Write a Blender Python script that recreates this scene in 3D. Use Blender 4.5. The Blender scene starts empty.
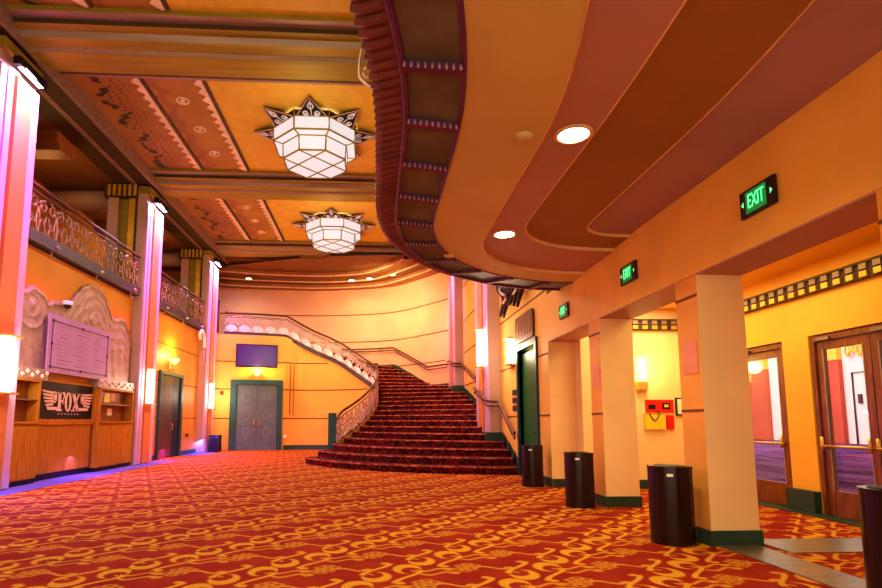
import bpy, math, random
from mathutils import Vector, Matrix
random.seed(7)
PI = math.pi
C = bpy.context.scene.collection
SC = bpy.context.scene

# ------------------------------------------------------------------ node helpers
class X:
    """tiny expression wrapper that lays down Math nodes"""
    nt = None
    def __init__(s, sock): s.s = sock
    @staticmethod
    def m(op, *a):
        n = X.nt.nodes.new('ShaderNodeMath'); n.operation = op
        for i, v in enumerate(a):
            if isinstance(v, X): X.nt.links.new(v.s, n.inputs[i])
            else: n.inputs[i].default_value = v
        return X(n.outputs[0])
    def __add__(s, o): return X.m('ADD', s, o)
    __radd__ = __add__
    def __sub__(s, o): return X.m('SUBTRACT', s, o)
    def __rsub__(s, o): return X.m('SUBTRACT', o, s)
    def __mul__(s, o): return X.m('MULTIPLY', s, o)
    __rmul__ = __mul__
    def __truediv__(s, o): return X.m('DIVIDE', s, o)
    def lt(s, o): return X.m('LESS_THAN', s, o)
    def gt(s, o): return X.m('GREATER_THAN', s, o)
    def floor(s): return X.m('FLOOR', s)
    def frac(s): return X.m('FRACT', s)
    def abs(s): return X.m('ABSOLUTE', s)
    def sin(s): return X.m('SINE', s)
    def mx(s, o): return X.m('MAXIMUM', s, o)
    def mn(s, o): return X.m('MINIMUM', s, o)
    def sqrt(s): return X.m('SQRT', s)
    def smooth(s, e0, e1):
        n = X.nt.nodes.new('ShaderNodeMapRange'); n.interpolation_type = 'SMOOTHSTEP'
        X.nt.links.new(s.s, n.inputs[0]); n.inputs[1].default_value = e0; n.inputs[2].default_value = e1
        return X(n.outputs[0])

def newmat(name):
    m = bpy.data.materials.new(name); m.use_nodes = True
    nt = m.node_tree; b = nt.nodes['Principled BSDF']; X.nt = nt
    return m, nt, b
def rgba(c): return (c[0], c[1], c[2], 1.0)
def mixc(fac, a, b):
    n = X.nt.nodes.new('ShaderNodeMix'); n.data_type = 'RGBA'
    for sock, v in ((n.inputs[0], fac), (n.inputs[6], a), (n.inputs[7], b)):
        if isinstance(v, X): X.nt.links.new(v.s, sock)
        elif hasattr(v, 'links'): X.nt.links.new(v, sock)
        elif isinstance(v, tuple): sock.default_value = rgba(v)
        else: sock.default_value = v
    return n.outputs[2]
def objcoord():
    n = X.nt.nodes.new('ShaderNodeNewGeometry')
    return n.outputs['Position']
def xyz():
    s = X.nt.nodes.new('ShaderNodeSeparateXYZ'); X.nt.links.new(objcoord(), s.inputs[0])
    return X(s.outputs[0]), X(s.outputs[1]), X(s.outputs[2])
def noise(scale, detail=3.0, vec=None, rough=.55):
    n = X.nt.nodes.new('ShaderNodeTexNoise'); n.inputs['Scale'].default_value = scale
    n.inputs['Detail'].default_value = detail; n.inputs['Roughness'].default_value = rough
    X.nt.links.new(vec if vec is not None else objcoord(), n.inputs['Vector'])
    return X(n.outputs['Fac'])
def scaled(sx, sy, sz):
    n = X.nt.nodes.new('ShaderNodeMapping'); n.inputs['Scale'].default_value = (sx, sy, sz)
    X.nt.links.new(objcoord(), n.inputs['Vector']); return n.outputs[0]
def mat(name, col, rough=.6, metal=0., var=.12, scale=3., emit=None, es=0., spec=.3, stretch=None, bump=0.):
    m, nt, b = newmat(name)
    n = noise(scale, 4, scaled(*stretch) if stretch else None).smooth(.3, .7)
    dark = tuple(c * (1 - var) for c in col); lite = tuple(min(1, c * (1 + var)) for c in col)
    nt.links.new(mixc(n, dark, lite), b.inputs['Base Color'])
    b.inputs['Roughness'].default_value = rough; b.inputs['Metallic'].default_value = metal
    b.inputs['Specular IOR Level'].default_value = spec
    if emit:
        b.inputs['Emission Color'].default_value = rgba(emit); b.inputs['Emission Strength'].default_value = es
    if bump:
        bp = nt.nodes.new('ShaderNodeBump'); bp.inputs['Strength'].default_value = bump; bp.inputs['Distance'].default_value = .02
        nt.links.new(noise(scale * 8, 3).s, bp.inputs['Height']); nt.links.new(bp.outputs[0], b.inputs['Normal'])
    return m

M = {}
M['orange'] = mat('orange_paint', (.90, .52, .11), .55, var=.06, scale=1.2)
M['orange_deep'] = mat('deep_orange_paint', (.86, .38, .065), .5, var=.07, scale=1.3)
M['peach'] = mat('lit_orange_paint', (.95, .65, .36), .5, var=.05, scale=1.2)  # pillar orange with the light on the jambs put into the colour
M['yellow'] = mat('yellow_paint', (.93, .50, .06), .5, var=.05, scale=1.1)
M['cream'] = mat('cream_paint', (.95, .72, .40), .55, var=.04, scale=1.1)
M['left_wall'] = mat('amber_wall', (.70, .30, .04), .55, var=.06, scale=1.0)
M['drum'] = mat('amber_plaster', (.86, .44, .08), .5, var=.06, scale=.9)
M['outer'] = mat('apricot_plaster', (.90, .47, .24), .5, var=.07, scale=.7)
M['groove'] = mat('brown_groove', (.22, .08, .025), .7)
M['green'] = mat('dark_green_paint', (.035, .07, .05), .5, var=.15)
M['soffit'] = mat('tan_soffit', (.70, .54, .24), .6, var=.05, scale=.8)
M['mauve'] = mat('mauve_soffit', (.54, .30, .28), .6, var=.05, scale=.8)
M['brown'] = mat('brown_soffit', (.38, .20, .06), .6, var=.06, scale=.8)
M['plum'] = mat('plum_soffit', (.45, .27, .32), .6, var=.06, scale=.8)
M['edge'] = mat('pale_edge', (.85, .55, .28), .5)
M['bronze'] = mat('bronze_panel', (.19, .20, .18), .5, .3, var=.2, scale=2.5)
M['maroon'] = mat('maroon_scallop', (.22, .08, .10), .45, .15, var=.18, scale=3)
M['purple'] = mat('purple_enamel', (.17, .04, .19), .45, .1, var=.15)
M['rosy'] = mat('rose_gilt', (.52, .30, .28), .5, .1, var=.15)
M['beam_pink'] = mat('rose_bronze', (.36, .25, .20), .5, .3, var=.12, scale=2, stretch=(.3, 3, 3))
M['beam_gold'] = mat('olive_gold', (.34, .25, .03), .6, .2, var=.15, scale=2, stretch=(.3, 3, 3))
M['beam_dark'] = mat('dark_bronze', (.10, .058, .03), .55, .2, var=.15, scale=2)
M['gold'] = mat('bright_gold', (.75, .45, .06), .4, .4, var=.15)
M['rust'] = mat('rust_ceiling', (.26, .11, .03), .6, var=.1)
M['rust_light'] = mat('rust_cornice', (.40, .16, .05), .5, var=.12, scale=2)
M['white_gilt'] = mat('white_gilt', (.90, .72, .55), .5)
M['pilaster'] = mat('salmon_pilaster', (.72, .24, .08), .5, var=.06, scale=.8)
M['pil_rib'] = mat('lilac_rib', (.70, .40, .62), .45, var=.04)
M['pil_side'] = mat('rose_stone', (.52, .33, .26), .5, var=.06, scale=1)
M['wood'] = mat('orange_wood', (.50, .21, .028), .5, var=.22, scale=4, stretch=(6, 6, .5), spec=.03)
M['wood_dark'] = mat('dark_wood', (.24, .075, .02), .38, var=.3, scale=5, stretch=(6, 6, .5), spec=.4)
M['door_wood'] = mat('mahogany', (.23, .07, .018), .32, var=.3, scale=5, stretch=(6, 6, .6), spec=.5)
M['black'] = mat('black_enamel', (.018, .008, .012), .22, var=.2, spec=.6)
M['can'] = mat('dark_burgundy_metal', (.022, .007, .010), .25, .2, var=.1, scale=2, stretch=(1, 1, .3), spec=.6)
M['soot'] = mat('near_black', (.012, .009, .014), .5)
M['iron'] = mat('dark_iron', (.07, .04, .035), .45, .6)
M['iron_rail'] = mat('brown_rail', (.15, .065, .04), .4, .4)
M['scroll'] = mat('rose_silver_scroll', (.62, .44, .38), .4, .45, var=.2)
M['scroll_gold'] = mat('old_gold_scroll', (.38, .24, .17), .42, .5, var=.25)
M['tracery'] = mat('bright_silver', (.85, .80, .86), .4, .1)
M['fan'] = mat('pale_fan', (.95, .86, .82), .4, .0, var=.1, scale=10)
M['brass'] = mat('brass', (.80, .50, .14), .3, .8)
M['chrome'] = mat('brushed_steel', (.30, .26, .22), .35, .7, var=.12, scale=2, stretch=(.6, 6, 1))
M['silver'] = mat('silver_plaster', (.43, .31, .26), .45, .2, var=.15, scale=5)
M['board'] = mat('pink_board', (.47, .27, .55), .5, var=.05)
M['ink'] = mat('dark_ink', (.06, .03, .07), .6)
M['teal'] = mat('teal_frame', (.03, .085, .085), .4, var=.15)
M['grey_door'] = mat('grey_brown_door', (.12, .15, .17), .45, var=.12, scale=3)
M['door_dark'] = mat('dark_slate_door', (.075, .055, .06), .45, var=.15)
M['blue_dark'] = mat('navy_door', (.012, .030, .055), .45)
M['screen'] = mat('violet_screen', (.05, .015, .12), .25, var=.1, emit=(.10, .012, .22), es=.30)
M['green_door'] = mat('bottle_green_door', (.012, .14, .03), .4, var=.12)
M['paper'] = mat('white_paper', (.92, .90, .86), .7, var=.02)
M['pink_paper'] = mat('pink_notice', (.85, .32, .22), .6, var=.06)
M['red'] = mat('red_print', (.75, .02, .012), .5, var=.1)
M['yellow_bag'] = mat('yellow_bag', (.95, .70, .04), .5, var=.05)
M['plaque'] = mat('brown_plaque', (.15, .06, .03), .4, .2, var=.3, scale=9)
M['signpink'] = mat('pink_lettering', (.92, .58, .56), .4, var=.05)
M['ext_red'] = mat('red_facade', (.70, .10, .07), .6, var=.08, scale=.3)
M['ext_white'] = mat('white_facade', (.90, .86, .88), .6, var=.03)
M['ext_ground'] = mat('violet_paving', (.16, .06, .20), 1., var=.6, scale=.6, stretch=(3, .6, 1), spec=0.)
M['ext_yellow'] = mat('yellow_signboard', (.92, .62, .10), .5)
def emis(name, col, s, base=None):
    m, nt, b = newmat(name)
    b.inputs['Base Color'].default_value = rgba(base or col); b.inputs['Emission Color'].default_value = rgba(col)
    b.inputs['Emission Strength'].default_value = s; return m
M['lamp'] = emis('warm_lamp', (1., .80, .50), 14)
M['sconce'] = emis('sconce_glass', (1., .86, .66), 7)
M['lamp_yel'] = emis('yellow_lamp', (1., .74, .16), 3.0)
M['led'] = emis('blue_white_led', (.55, .60, 1.), 16)
M['exit_green'] = emis('exit_green', (.01, .30, .06), .45)
M['exit_letter'] = emis('exit_letter', (.12, 1., .40), 1.15)
M['ext_glow'] = emis('white_tube', (.95, 1., .9), 5)
def lantern_glass():
    m, nt, b = newmat('lantern_glass')
    n = noise(9, 4, scaled(1.2, 1.2, 4.)).smooth(.35, .7)
    c = mixc(n, (1., .86, .76), (.86, .86, 1.))
    b.inputs['Base Color'].default_value = (.25, .24, .27, 1); nt.links.new(c, b.inputs['Emission Color'])
    b.inputs['Emission Strength'].default_value = .66; b.inputs['Roughness'].default_value = .9; b.inputs['Specular IOR Level'].default_value = .05
    return m
M['lglass'] = lantern_glass()
def fretwork():
    m, nt, b = newmat('pierced_silver')
    v = nt.nodes.new('ShaderNodeTexVoronoi'); v.inputs['Scale'].default_value = 6.5; v.feature = 'DISTANCE_TO_EDGE'
    nt.links.new(objcoord(), v.inputs['Vector'])
    f = X(v.outputs['Distance']).smooth(.10, .16)
    nt.links.new(mixc(f, (.72, .66, .74), (.03, .02, .05)), b.inputs['Base Color'])
    b.inputs['Roughness'].default_value = .4; b.inputs['Metallic'].default_value = .3
    return m
M['fret'] = fretwork()
def glass():
    m, nt, b = newmat('clear_glass')
    out = nt.nodes['Material Output']
    t = nt.nodes.new('ShaderNodeBsdfTransparent'); g = nt.nodes.new('ShaderNodeBsdfGlossy')
    g.inputs['Roughness'].default_value = .02
    mx = nt.nodes.new('ShaderNodeMixShader')
    mx.inputs[0].default_value = .07; nt.links.new(t.outputs[0], mx.inputs[1]); nt.links.new(g.outputs[0], mx.inputs[2])
    nt.links.new(mx.outputs[0], out.inputs[0]); return m
M['glass'] = glass()

def carpet(name, ground, gold, ground2, zmode=False):
    m, nt, b = newmat(name)
    x, y, z = xyz()
    if zmode: y = y * .45 + z * 1.6          # wraps up risers and treads alike
    ax, bx, by = 1.21, .405, .47
    def local(cx, cy):                        # wrapped offset from one lattice point
        v = (y - cy) / by; vv = (v + .5).floor(); ly = (v - vv) * by
        u = (x - cx - vv * bx) / ax; lx = (u - (u + .5).floor()) * ax
        return lx, ly
    def dist(lx, ly, cx, cy, sx=1., sy=1.):
        dx = (lx - cx) * (1 / sx); dy = (ly - cy) * (1 / sy)
        return (dx * dx + dy * dy).sqrt()
    def inside(d, r, e=.012): return 1 - d.smooth(r - e, r + e)
    out = None
    def add(v):
        nonlocal out
        out = v if out is None else out.mx(v)
    for cx, cy, s in ((-.93, 4.75, 1), (-1.19, 4.53, -1)):
        lx, ly = local(cx, cy)
        if s < 0: lx = 0 - lx; ly = 0 - ly
        a = inside(dist(lx, ly, 0, 0, 1, 1.2), .122); bb = inside(dist(lx, ly, .030, -.052, 1, 1.1), .085)
        add(a * (1 - bb))
        r = (dist(lx, ly, .075, -.045) - .040).abs()     # curl inside the crescent
        add(inside(r, .012) * (ly + .045).lt(.0) * .8)
        lx, ly = local(cx, cy - s * .24)                 # S shaped stem leaving the crescent
        if s < 0: lx = 0 - lx; ly = 0 - ly
        v = .19 - ly
        band = (lx - X.m('COSINE', v * 9.0) * .115).abs()
        add(inside(band, .028) * v.gt(0.) * v.lt(.35))
        add(inside(dist(lx, ly, -.075, -.165, 1.3, 1), .030))
    for mx_, my_ in ((-.85, 4.25), (-.80, 4.36)):        # small medallions of petals
        lx, ly = local(mx_, my_)
        for px, py in ((.06, 0), (-.06, 0), (0, .045), (0, -.045)):
            add(inside((dist(lx, ly, px, py, 1.3, .8) - .032).abs(), .013) * .7)
    for sx_, sy_, fl in ((-.68, 4.60, 1), (-.60, 4.28, -1), (-1.12, 4.24, 1)):   # tilde scrolls
        lx, ly = local(sx_, sy_)
        add(inside((ly - (lx * 20.).sin() * .04 * fl).abs(), .019) * lx.abs().lt(.15) * .85)
        add(inside(dist(lx, ly, .14, .012 * fl, 1.3, 1), .036) * .85)
    g1 = noise(60, 2); g2 = noise(2.2, 2).smooth(.3, .7)
    red = mixc(g2, ground, ground2)
    gd = mixc(g1.smooth(.3, .7), tuple(c * .62 for c in gold), gold)
    col = mixc(out, red, gd)
    nt.links.new(col, b.inputs['Base Color'])
    b.inputs['Roughness'].default_value = .9; b.inputs['Specular IOR Level'].default_value = .1
    return m
M['border'] = mat('blue_glow_carpet', (.13, .11, .42), .9, var=.15, scale=20)  # blue base stands in for LED light falling on the floor
M['carpet'] = carpet('scroll_carpet', (.27, .013, .005), (.80, .38, .03), (.34, .032, .008))
def stair_carpet(name, dark, lite, flecks):
    m, nt, b = newmat(name)
    f = noise(9, 4, scaled(1, .5, 1.6)).smooth(.42, .62); g = noise(26, 2, scaled(1, .6, 1.2)).smooth(.58, .68)
    nt.links.new(mixc(g * .5, mixc(f, dark, lite), flecks), b.inputs['Base Color'])
    b.inputs['Roughness'].default_value = .9; b.inputs['Specular IOR Level'].default_value = .1
    return m
M['stair'] = stair_carpet('stair_carpet', (.028, .004, .006), (.21, .012, .016), (.48, .17, .04))
M['nosing'] = stair_carpet('lit_stair_nosing', (.26, .04, .025), (.62, .19, .09), (.75, .4, .16))  # lighter than the steps: light catching the tread edges put into the colour

def ceiling_mat():
    m, nt, b = newmat('painted_ceiling')
    x, y, z = xyz()
    a = (x + 1.6).abs()                       # distance from the hall axis
    n = noise(3, 3)
    yel = mixc(n.smooth(.3, .7), (.68, .43, .04), (.76, .50, .05))
    mid = mixc(noise(1.2, 3).smooth(.35, .65), (.38, .19, .03), (.46, .25, .04))
    out = mixc(noise(1.0, 2).smooth(.35, .65), (.34, .16, .028), (.40, .20, .035))
    # stepped zigzag painted along the outer edge
    t = (y * .95).frac(); zig = (t - .5).abs() * 1.0
    st = zig + (zig * 30.).sin() * .06
    edge = a - 4.72 + st * .75 + (noise(2.5, 1) - .5) * .25
    z1 = edge.gt(-.30) * edge.lt(-.25) + edge.gt(-.15) * edge.lt(-.11) + edge.gt(-.45) * edge.lt(-.42)
    blk = edge.gt(-.03) * edge.lt(.16) * (noise(3.2, 2) - .46).gt(0.)
    out = mixc(z1 * .75, out, (.16, .04, .02))
    out = mixc(blk * .9, out, (.03, .015, .012))
    rip = ((x * 5. + (y * 9.).sin() * .35 + noise(4, 1) * 2).sin()).gt(.80)
    mid = mixc(rip * .55, mid, (.25, .07, .02))
    c = mixc(a.gt(2.26), yel, mid); c = mixc(a.gt(3.6), c, out)
    nt.links.new(c, b.inputs['Base Color']); b.inputs['Roughness'].default_value = .6
    return m
M['ceiling'] = ceiling_mat()

# ------------------------------------------------------------------ mesh helpers
class MB:
    def __init__(s): s.v = []; s.f = []; s.mi = []
    def add(s, vs, fs, mi=0):
        o = len(s.v); s.v += [tuple(v) for v in vs]
        for f in fs: s.f.append([i + o for i in f]); s.mi.append(mi)
        return s
    def box(s, x0, x1, y0, y1, z0, z1, mi=0):
        vs = [(x, y, z) for z in (z0, z1) for y in (y0, y1) for x in (x0, x1)]
        return s.add(vs, [(0, 2, 3, 1), (4, 5, 7, 6), (0, 1, 5, 4), (2, 6, 7, 3), (0, 4, 6, 2), (1, 3, 7, 5)], mi)
    def prism(s, poly, z0, z1, mi=0, top=None):
        n = len(poly)
        vs = [(p[0], p[1], z0) for p in poly] + [(p[0], p[1], z1) for p in poly]
        s.add(vs, [list(range(n - 1, -1, -1)), list(range(n, 2 * n))], mi)
        s.mi[-1] = mi if top is None else top
        return s.add(vs, [(i, (i + 1) % n, n + (i + 1) % n, n + i) for i in range(n)], mi)
    def plate(s, poly3, nrm, t, mi=0):       # planar 3-D polygon given thickness
        n = len(poly3); nrm = Vector(nrm)
        vs = [Vector(p) for p in poly3]; vs += [p + nrm * t for p in vs]
        return s.add(vs, [list(range(n - 1, -1, -1)), list(range(n, 2 * n))] + [(i, (i + 1) % n, n + (i + 1) % n, n + i) for i in range(n)], mi)
    def tube(s, pts, r, n=6, mi=0, closed=False):
        pts = [Vector(p) for p in pts]; rings = []; N = len(pts)
        for i, p in enumerate(pts):
            a = pts[i - 1] if (i or closed) else p; b = pts[(i + 1) % N] if (i < N - 1 or closed) else p
            d = (b - a); d = d.normalized() if d.length > 1e-9 else Vector((0, 0, 1))
            ref = Vector((0, 0, 1)) if abs(d.z) < .9 else Vector((1, 0, 0))
            u = d.cross(ref).normalized(); w = d.cross(u)
            rr = r[i] if isinstance(r, (list, tuple)) else r
            rings.append([p + (u * math.cos(2 * PI * k / n) + w * math.sin(2 * PI * k / n)) * rr for k in range(n)])
        vs = [v for ring in rings for v in ring]; fs = []
        for i in range(N if closed else N - 1):
            j = (i + 1) % N
            for k in range(n): fs.append((i * n + k, i * n + (k + 1) % n, j * n + (k + 1) % n, j * n + k))
        if not closed: fs += [list(range(n - 1, -1, -1)), list(range((N - 1) * n, N * n))]
        return s.add(vs, fs, mi)
    def lathe(s, prof, n=24, loc=(0, 0, 0), mi=0):
        vs = [(loc[0] + r * math.cos(2 * PI * k / n), loc[1] + r * math.sin(2 * PI * k / n), loc[2] + z) for r, z in prof for k in range(n)]
        fs = [(i * n + k, i * n + (k + 1) % n, (i + 1) * n + (k + 1) % n, (i + 1) * n + k) for i in range(len(prof) - 1) for k in range(n)]
        fs += [list(range(n - 1, -1, -1)), list(range((len(prof) - 1) * n, len(prof) * n))]
        return s.add(vs, fs, mi)
    def strip(s, pts, off, z0, z1, mi=0):    # wall-like ribbon along a plan polyline, offset to the left by `off`
        q = offset(pts, off); n = len(pts)
        zz = lambda z, i: z[i] if isinstance(z, (list, tuple)) else z
        vs = []
        for i in range(n):
            vs += [(pts[i][0], pts[i][1], zz(z0, i)), (q[i][0], q[i][1], zz(z0, i)), (q[i][0], q[i][1], zz(z1, i)), (pts[i][0], pts[i][1], zz(z1, i))]
        fs = [(i * 4 + k, i * 4 + (k + 1) % 4, i * 4 + 4 + (k + 1) % 4, i * 4 + 4 + k) for i in range(n - 1) for k in range(4)]
        fs += [(3, 2, 1, 0), tuple(range((n - 1) * 4, n * 4))]
        return s.add(vs, fs, mi)
    def build(s, name, m, parent=None, smooth=False, bevel=0.):
        me = bpy.data.meshes.new(name); me.from_pydata(s.v, [], s.f)
        for mm in (m if isinstance(m, (list, tuple)) else [m]): me.materials.append(M[mm] if isinstance(mm, str) else mm)
        for i, p in enumerate(me.polygons): p.material_index = s.mi[i]; p.use_smooth = smooth
        me.validate(); me.update()
        import bmesh
        bm = bmesh.new(); bm.from_mesh(me); bmesh.ops.recalc_face_normals(bm, faces=bm.faces)
        if bevel:
            bmesh.ops.remove_doubles(bm, verts=bm.verts, dist=1e-5)
            es = [e for e in bm.edges if len(e.link_faces) == 2 and e.calc_face_angle(0) > .6]
            bmesh.ops.bevel(bm, geom=es, offset=bevel, segments=2, affect='EDGES', profile=.7)
        bm.to_mesh(me); bm.free()
        o = bpy.data.objects.new(name, me); C.objects.link(o)
        if parent is not None: o.parent = parent
        return o
def offset(pts, d):
    out = []
    for i, p in enumerate(pts):
        a = Vector(pts[max(i - 1, 0)][:2]); b = Vector(pts[min(i + 1, len(pts) - 1)][:2])
        t = (b - a).normalized(); out.append((p[0] - t.y * d, p[1] + t.x * d))
    return out
def spline(pts, n):                          # Catmull-Rom through points of any dimension
    P = [Vector(p) for p in pts]; P = [P[0] * 2 - P[1]] + P + [P[-1] * 2 - P[-2]]; out = []
    for i in range(1, len(P) - 2):
        for k in range(n):
            t = k / n; a, b, c, d = P[i - 1:i + 3]
            out.append(.5 * ((2 * b) + (c - a) * t + (2 * a - 5 * b + 4 * c - d) * t * t + (3 * b - a - 3 * c + d) * t ** 3))
    return out + [P[-2]]
class Path:
    def __init__(s, pts):
        s.p = [Vector(p) for p in pts]; s.d = [0.]
        for a, b in zip(s.p, s.p[1:]): s.d.append(s.d[-1] + (b - a).length)
        s.L = s.d[-1]
    def at(s, t):
        t = max(0, min(s.L, t))
        for i in range(len(s.p) - 1):
            if t <= s.d[i + 1]:
                k = (t - s.d[i]) / max(1e-9, s.d[i + 1] - s.d[i]); return s.p[i].lerp(s.p[i + 1], k)
        return s.p[-1].copy()
    def tan(s, t): return (s.at(t + .02) - s.at(t - .02)).normalized()

def struct(o, label=None):
    o['kind'] = 'structure'
    return o
def thing(name, label, cat, loc=(0, 0, 0), rotz=0, group=None):
    o = bpy.data.objects.new(name, None); C.objects.link(o); o.empty_display_size = .1
    o.location = loc; o.rotation_euler = (0, 0, rotz); o['label'] = label; o['category'] = cat
    if group: o['group'] = group
    return o
def tag(o, label, cat, group=None):
    o['label'] = label; o['category'] = cat
    if group: o['group'] = group
    return o
def dup(root, label, loc=None, rotz=None):
    r = root.copy(); C.objects.link(r); r['label'] = label
    if loc is not None: r.location = loc
    if rotz is not None: r.rotation_euler = (0, 0, rotz)
    def kids(a, b):
        for ch in list(a.children):
            c = ch.copy(); C.objects.link(c); c.parent = b; c.matrix_parent_inverse = ch.matrix_parent_inverse
            kids(ch, c)
    kids(root, r); return r
def light(kind, name, loc, energy, col, **kw):
    l = bpy.data.lights.new(name, kind); l.energy = energy; l.color = col
    o = bpy.data.objects.new(name, l); C.objects.link(o); o.location = loc
    for k, v in kw.items():
        if k == 'aim': o.rotation_euler = (Vector(v) - Vector(loc)).to_track_quat('-Z', 'Y').to_euler()
        else: setattr(l, k, v)
    return o
def text_mesh(name, body, size, m, parent, mat4, extrude=.004, align='CENTER', sx=1.):
    cu = bpy.data.curves.new(name, 'FONT'); cu.body = body; cu.size = size; cu.extrude = extrude; cu.align_x = align; cu.align_y = 'CENTER'
    t = bpy.data.objects.new(name, cu); C.objects.link(t)
    dg = bpy.context.evaluated_depsgraph_get(); me = bpy.data.meshes.new_from_object(t.evaluated_get(dg))
    bpy.data.objects.remove(t); me.materials.clear(); me.materials.append(M[m])
    me.transform(mat4 @ Matrix.Diagonal((sx, 1, 1, 1)))
    o = bpy.data.objects.new(name, me); C.objects.link(o); o.parent = parent; return o

# ------------------------------------------------------------------ key dimensions
XR, XRo = 3.39, 3.90          # hall face and vestibule face of the right wall
XL = -7.10                    # lower left wall
ZG = 5.07                     # gallery floor
ZC = 8.65                     # hall ceiling
R = ZG / 28                   # stair riser
OUT = [(3.39, 20.0), (3.36, 21.2), (3.22, 22.0), (2.4, 23.4), (1.15, 25.05), (.1, 25.75), (-1.7, 26.25), (-3.2, 26.4), (-5.2, 26.3), (-7.4, 26.0), (-10., 25.3)]
OUTS = [tuple(v) for v in spline(OUT, 5)]

# ------------------------------------------------------------------ floor and shell
struct(MB().add([(-9, -4, 0), (XRo, -4, 0), (XRo, 27, 0), (-9, 27, 0), (6.1, -4, 0), (6.1, 10.2, 0), (XRo, 10.2, 0)],
                [(0, 1, 2, 3), (1, 4, 5, 6)]).build('floor', 'carpet'))
struct(MB().add([(6.1, -10, -.02), (60, -10, -.02), (60, 70, -.02), (6.1, 70, -.02)], [(0, 1, 2, 3)]).build('floor_outside', 'ext_ground'))

struct(MB().box(XL, -6.25, -4, 17.6, 0, .004).box(XL, -6.45, 20.3, 23.4, 0, .004).build('floor_blue_glow', 'border'))  # added strip carrying the blue LED glow in its colour
w = MB().box(XR, XRo, -4, 10.35, 2.81, 3.74)                       # lintel over the openings
w.box(XR, XRo, 10.35, 11.15, 0, ZC).box(XR, XRo, 12.5, 20.6, 0, ZC).box(XR, XRo, 11.15, 12.5, 2.95, ZC)
w.box(XR, XRo, 20.6, 22.0, 0, ZC)
wr = struct(w.build('wall_right', 'orange'))
struct(MB().box(4.6, 4.8, -4, 10.0, 3.9, ZC).box(XRo + .01, 4.6, 9.8, 10.0, 3.9, ZC).build('wall_mezzanine', 'brown'))
struct(MB().strip(OUTS, -.25, 0, ZC).build('wall_back', 'outer'))
struct(MB().box(XL - .3, XL, -4, 24.5, 0, ZG).build('wall_left', 'left_wall'))
struct(MB().box(-10.3, -10.0, -4, 26.5, ZG, ZC).build('wall_gallery', 'left_wall'))
# vestibule shell
gw = MB()
for y0, y1 in ((-4, 5.34), (7.11, 7.59), (8.76, 10.2)): gw.box(6.0, 6.25, y0, y1, 0, 3.4)
gw.box(6.0, 6.25, 5.34, 7.11, 2.42, 3.4).box(6.0, 6.25, 7.59, 8.76, 2.42, 3.4)
struct(gw.build('wall_entrance', 'yellow'))
struct(MB().box(XRo, 6.0, 10.0, 10.2, 0, 3.4).box(XRo, XRo + .1, 10.2, 10.36, 0, 3.4).build('wall_vestibule_end', 'cream'))
struct(MB().box(XRo, 6.25, -4, 10.2, 3.4, 3.5).build('ceiling_vestibule', 'yellow'))
# the mezzanine room behind the green door
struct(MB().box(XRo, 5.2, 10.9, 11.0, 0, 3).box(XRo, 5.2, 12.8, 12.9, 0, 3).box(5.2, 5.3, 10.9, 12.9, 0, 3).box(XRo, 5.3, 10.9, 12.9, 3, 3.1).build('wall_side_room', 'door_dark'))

# horizontal reveal lines on the walls
tn = 0
def trim(mb, m='groove'):
    global tn
    tn += 1
    return struct(mb.build('trim_%d' % tn, m))
for z in (1.36, 2.58):
    trim(MB().box(XR - .006, XR, 10.36, 11.02, z - .018, z + .018))
    trim(MB().box(XR - .006, XR, 12.62, 14.38, z - .018, z + .018))
trim(MB().box(XR - .006, XR, 9.7, 14.38, 3.84, 3.88))
for z in (2.58, 3.83, 5.06, 6.4):
    trim(MB().box(XR - .006, XR, 16.02, 20.48, z - .02, z + .02))
for z in (5.06, 6.4):
    trim(MB().box(XR - .006, XR, 9.7, 14.38, z - .02, z + .02))
    trim(MB().strip(OUTS[8:], .012, z - .022, z + .022))
for z in (3.8,):
    trim(MB().strip(OUTS[12:24], .012, z - .02, z + .02))
for y0, y1, zs in ((10.8, 15.9, (3.83,)), (17.05, 18.0, (1.36, 2.58, 3.83)), (20.2, 22.0, (1.36, 2.58, 3.83)), (18.0, 20.2, (3.83,))):
    for z in zs: trim(MB().box(XL, XL + .006, y0, y1, z - .018, z + .018))
struct(MB().box(XL, XL + .03, 17.05, 18.02, 0, .16).box(XL, XL + .03, 20.2, 22.0, 0, .16).build('baseboard_left', 'teal'))
struct(MB().box(XR - .03, XR, 10.36, 11.02, 0, .16).box(5.9, 6.0, 7.10, 7.60, 0, .30).box(XRo, 5.98, 9.97, 10.0, 0, .16).build('baseboard_right', 'green'))
struct(MB().box(5.75, 6.0, -2, 10.0, 0, .012).build('trim_90', 'green'))

# square pillars between the openings on the right
def pillar(y0, y1, label):
    t = thing('pillar', label, 'pillar', (0, 0, 0), 0, 'square pillars along the right wall')
    s = MB().box(XR, XRo, y0, y1, 0, 2.805)
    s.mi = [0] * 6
    for i in (2, 3, 5): s.mi[i] = 1                # light on jamb faces put into a paler copy of the paint
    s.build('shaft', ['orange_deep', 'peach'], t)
    MB().box(XR - .02, XRo + .02, y0 - .02, y1 + .02, 0, .15).build('plinth', 'green', t)
    k = MB()
    for z in (1.36, 2.58): k.box(XR - .006, XR, y0, y1, z - .014, z + .014)
    k.build('reveal_line', 'groove', t)
    return t
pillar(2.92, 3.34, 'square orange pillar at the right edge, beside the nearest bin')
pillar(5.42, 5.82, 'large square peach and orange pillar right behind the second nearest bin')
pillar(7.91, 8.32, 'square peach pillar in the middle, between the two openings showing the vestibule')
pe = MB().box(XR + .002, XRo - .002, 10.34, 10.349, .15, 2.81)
struct(pe.build('trim_91', 'peach'))  # sheet over the last jamb, in the same lit colour
struct(MB().box(XR, XRo, 10.325, 10.34, 0, .15).build('baseboard_jamb', 'green'))
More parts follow.
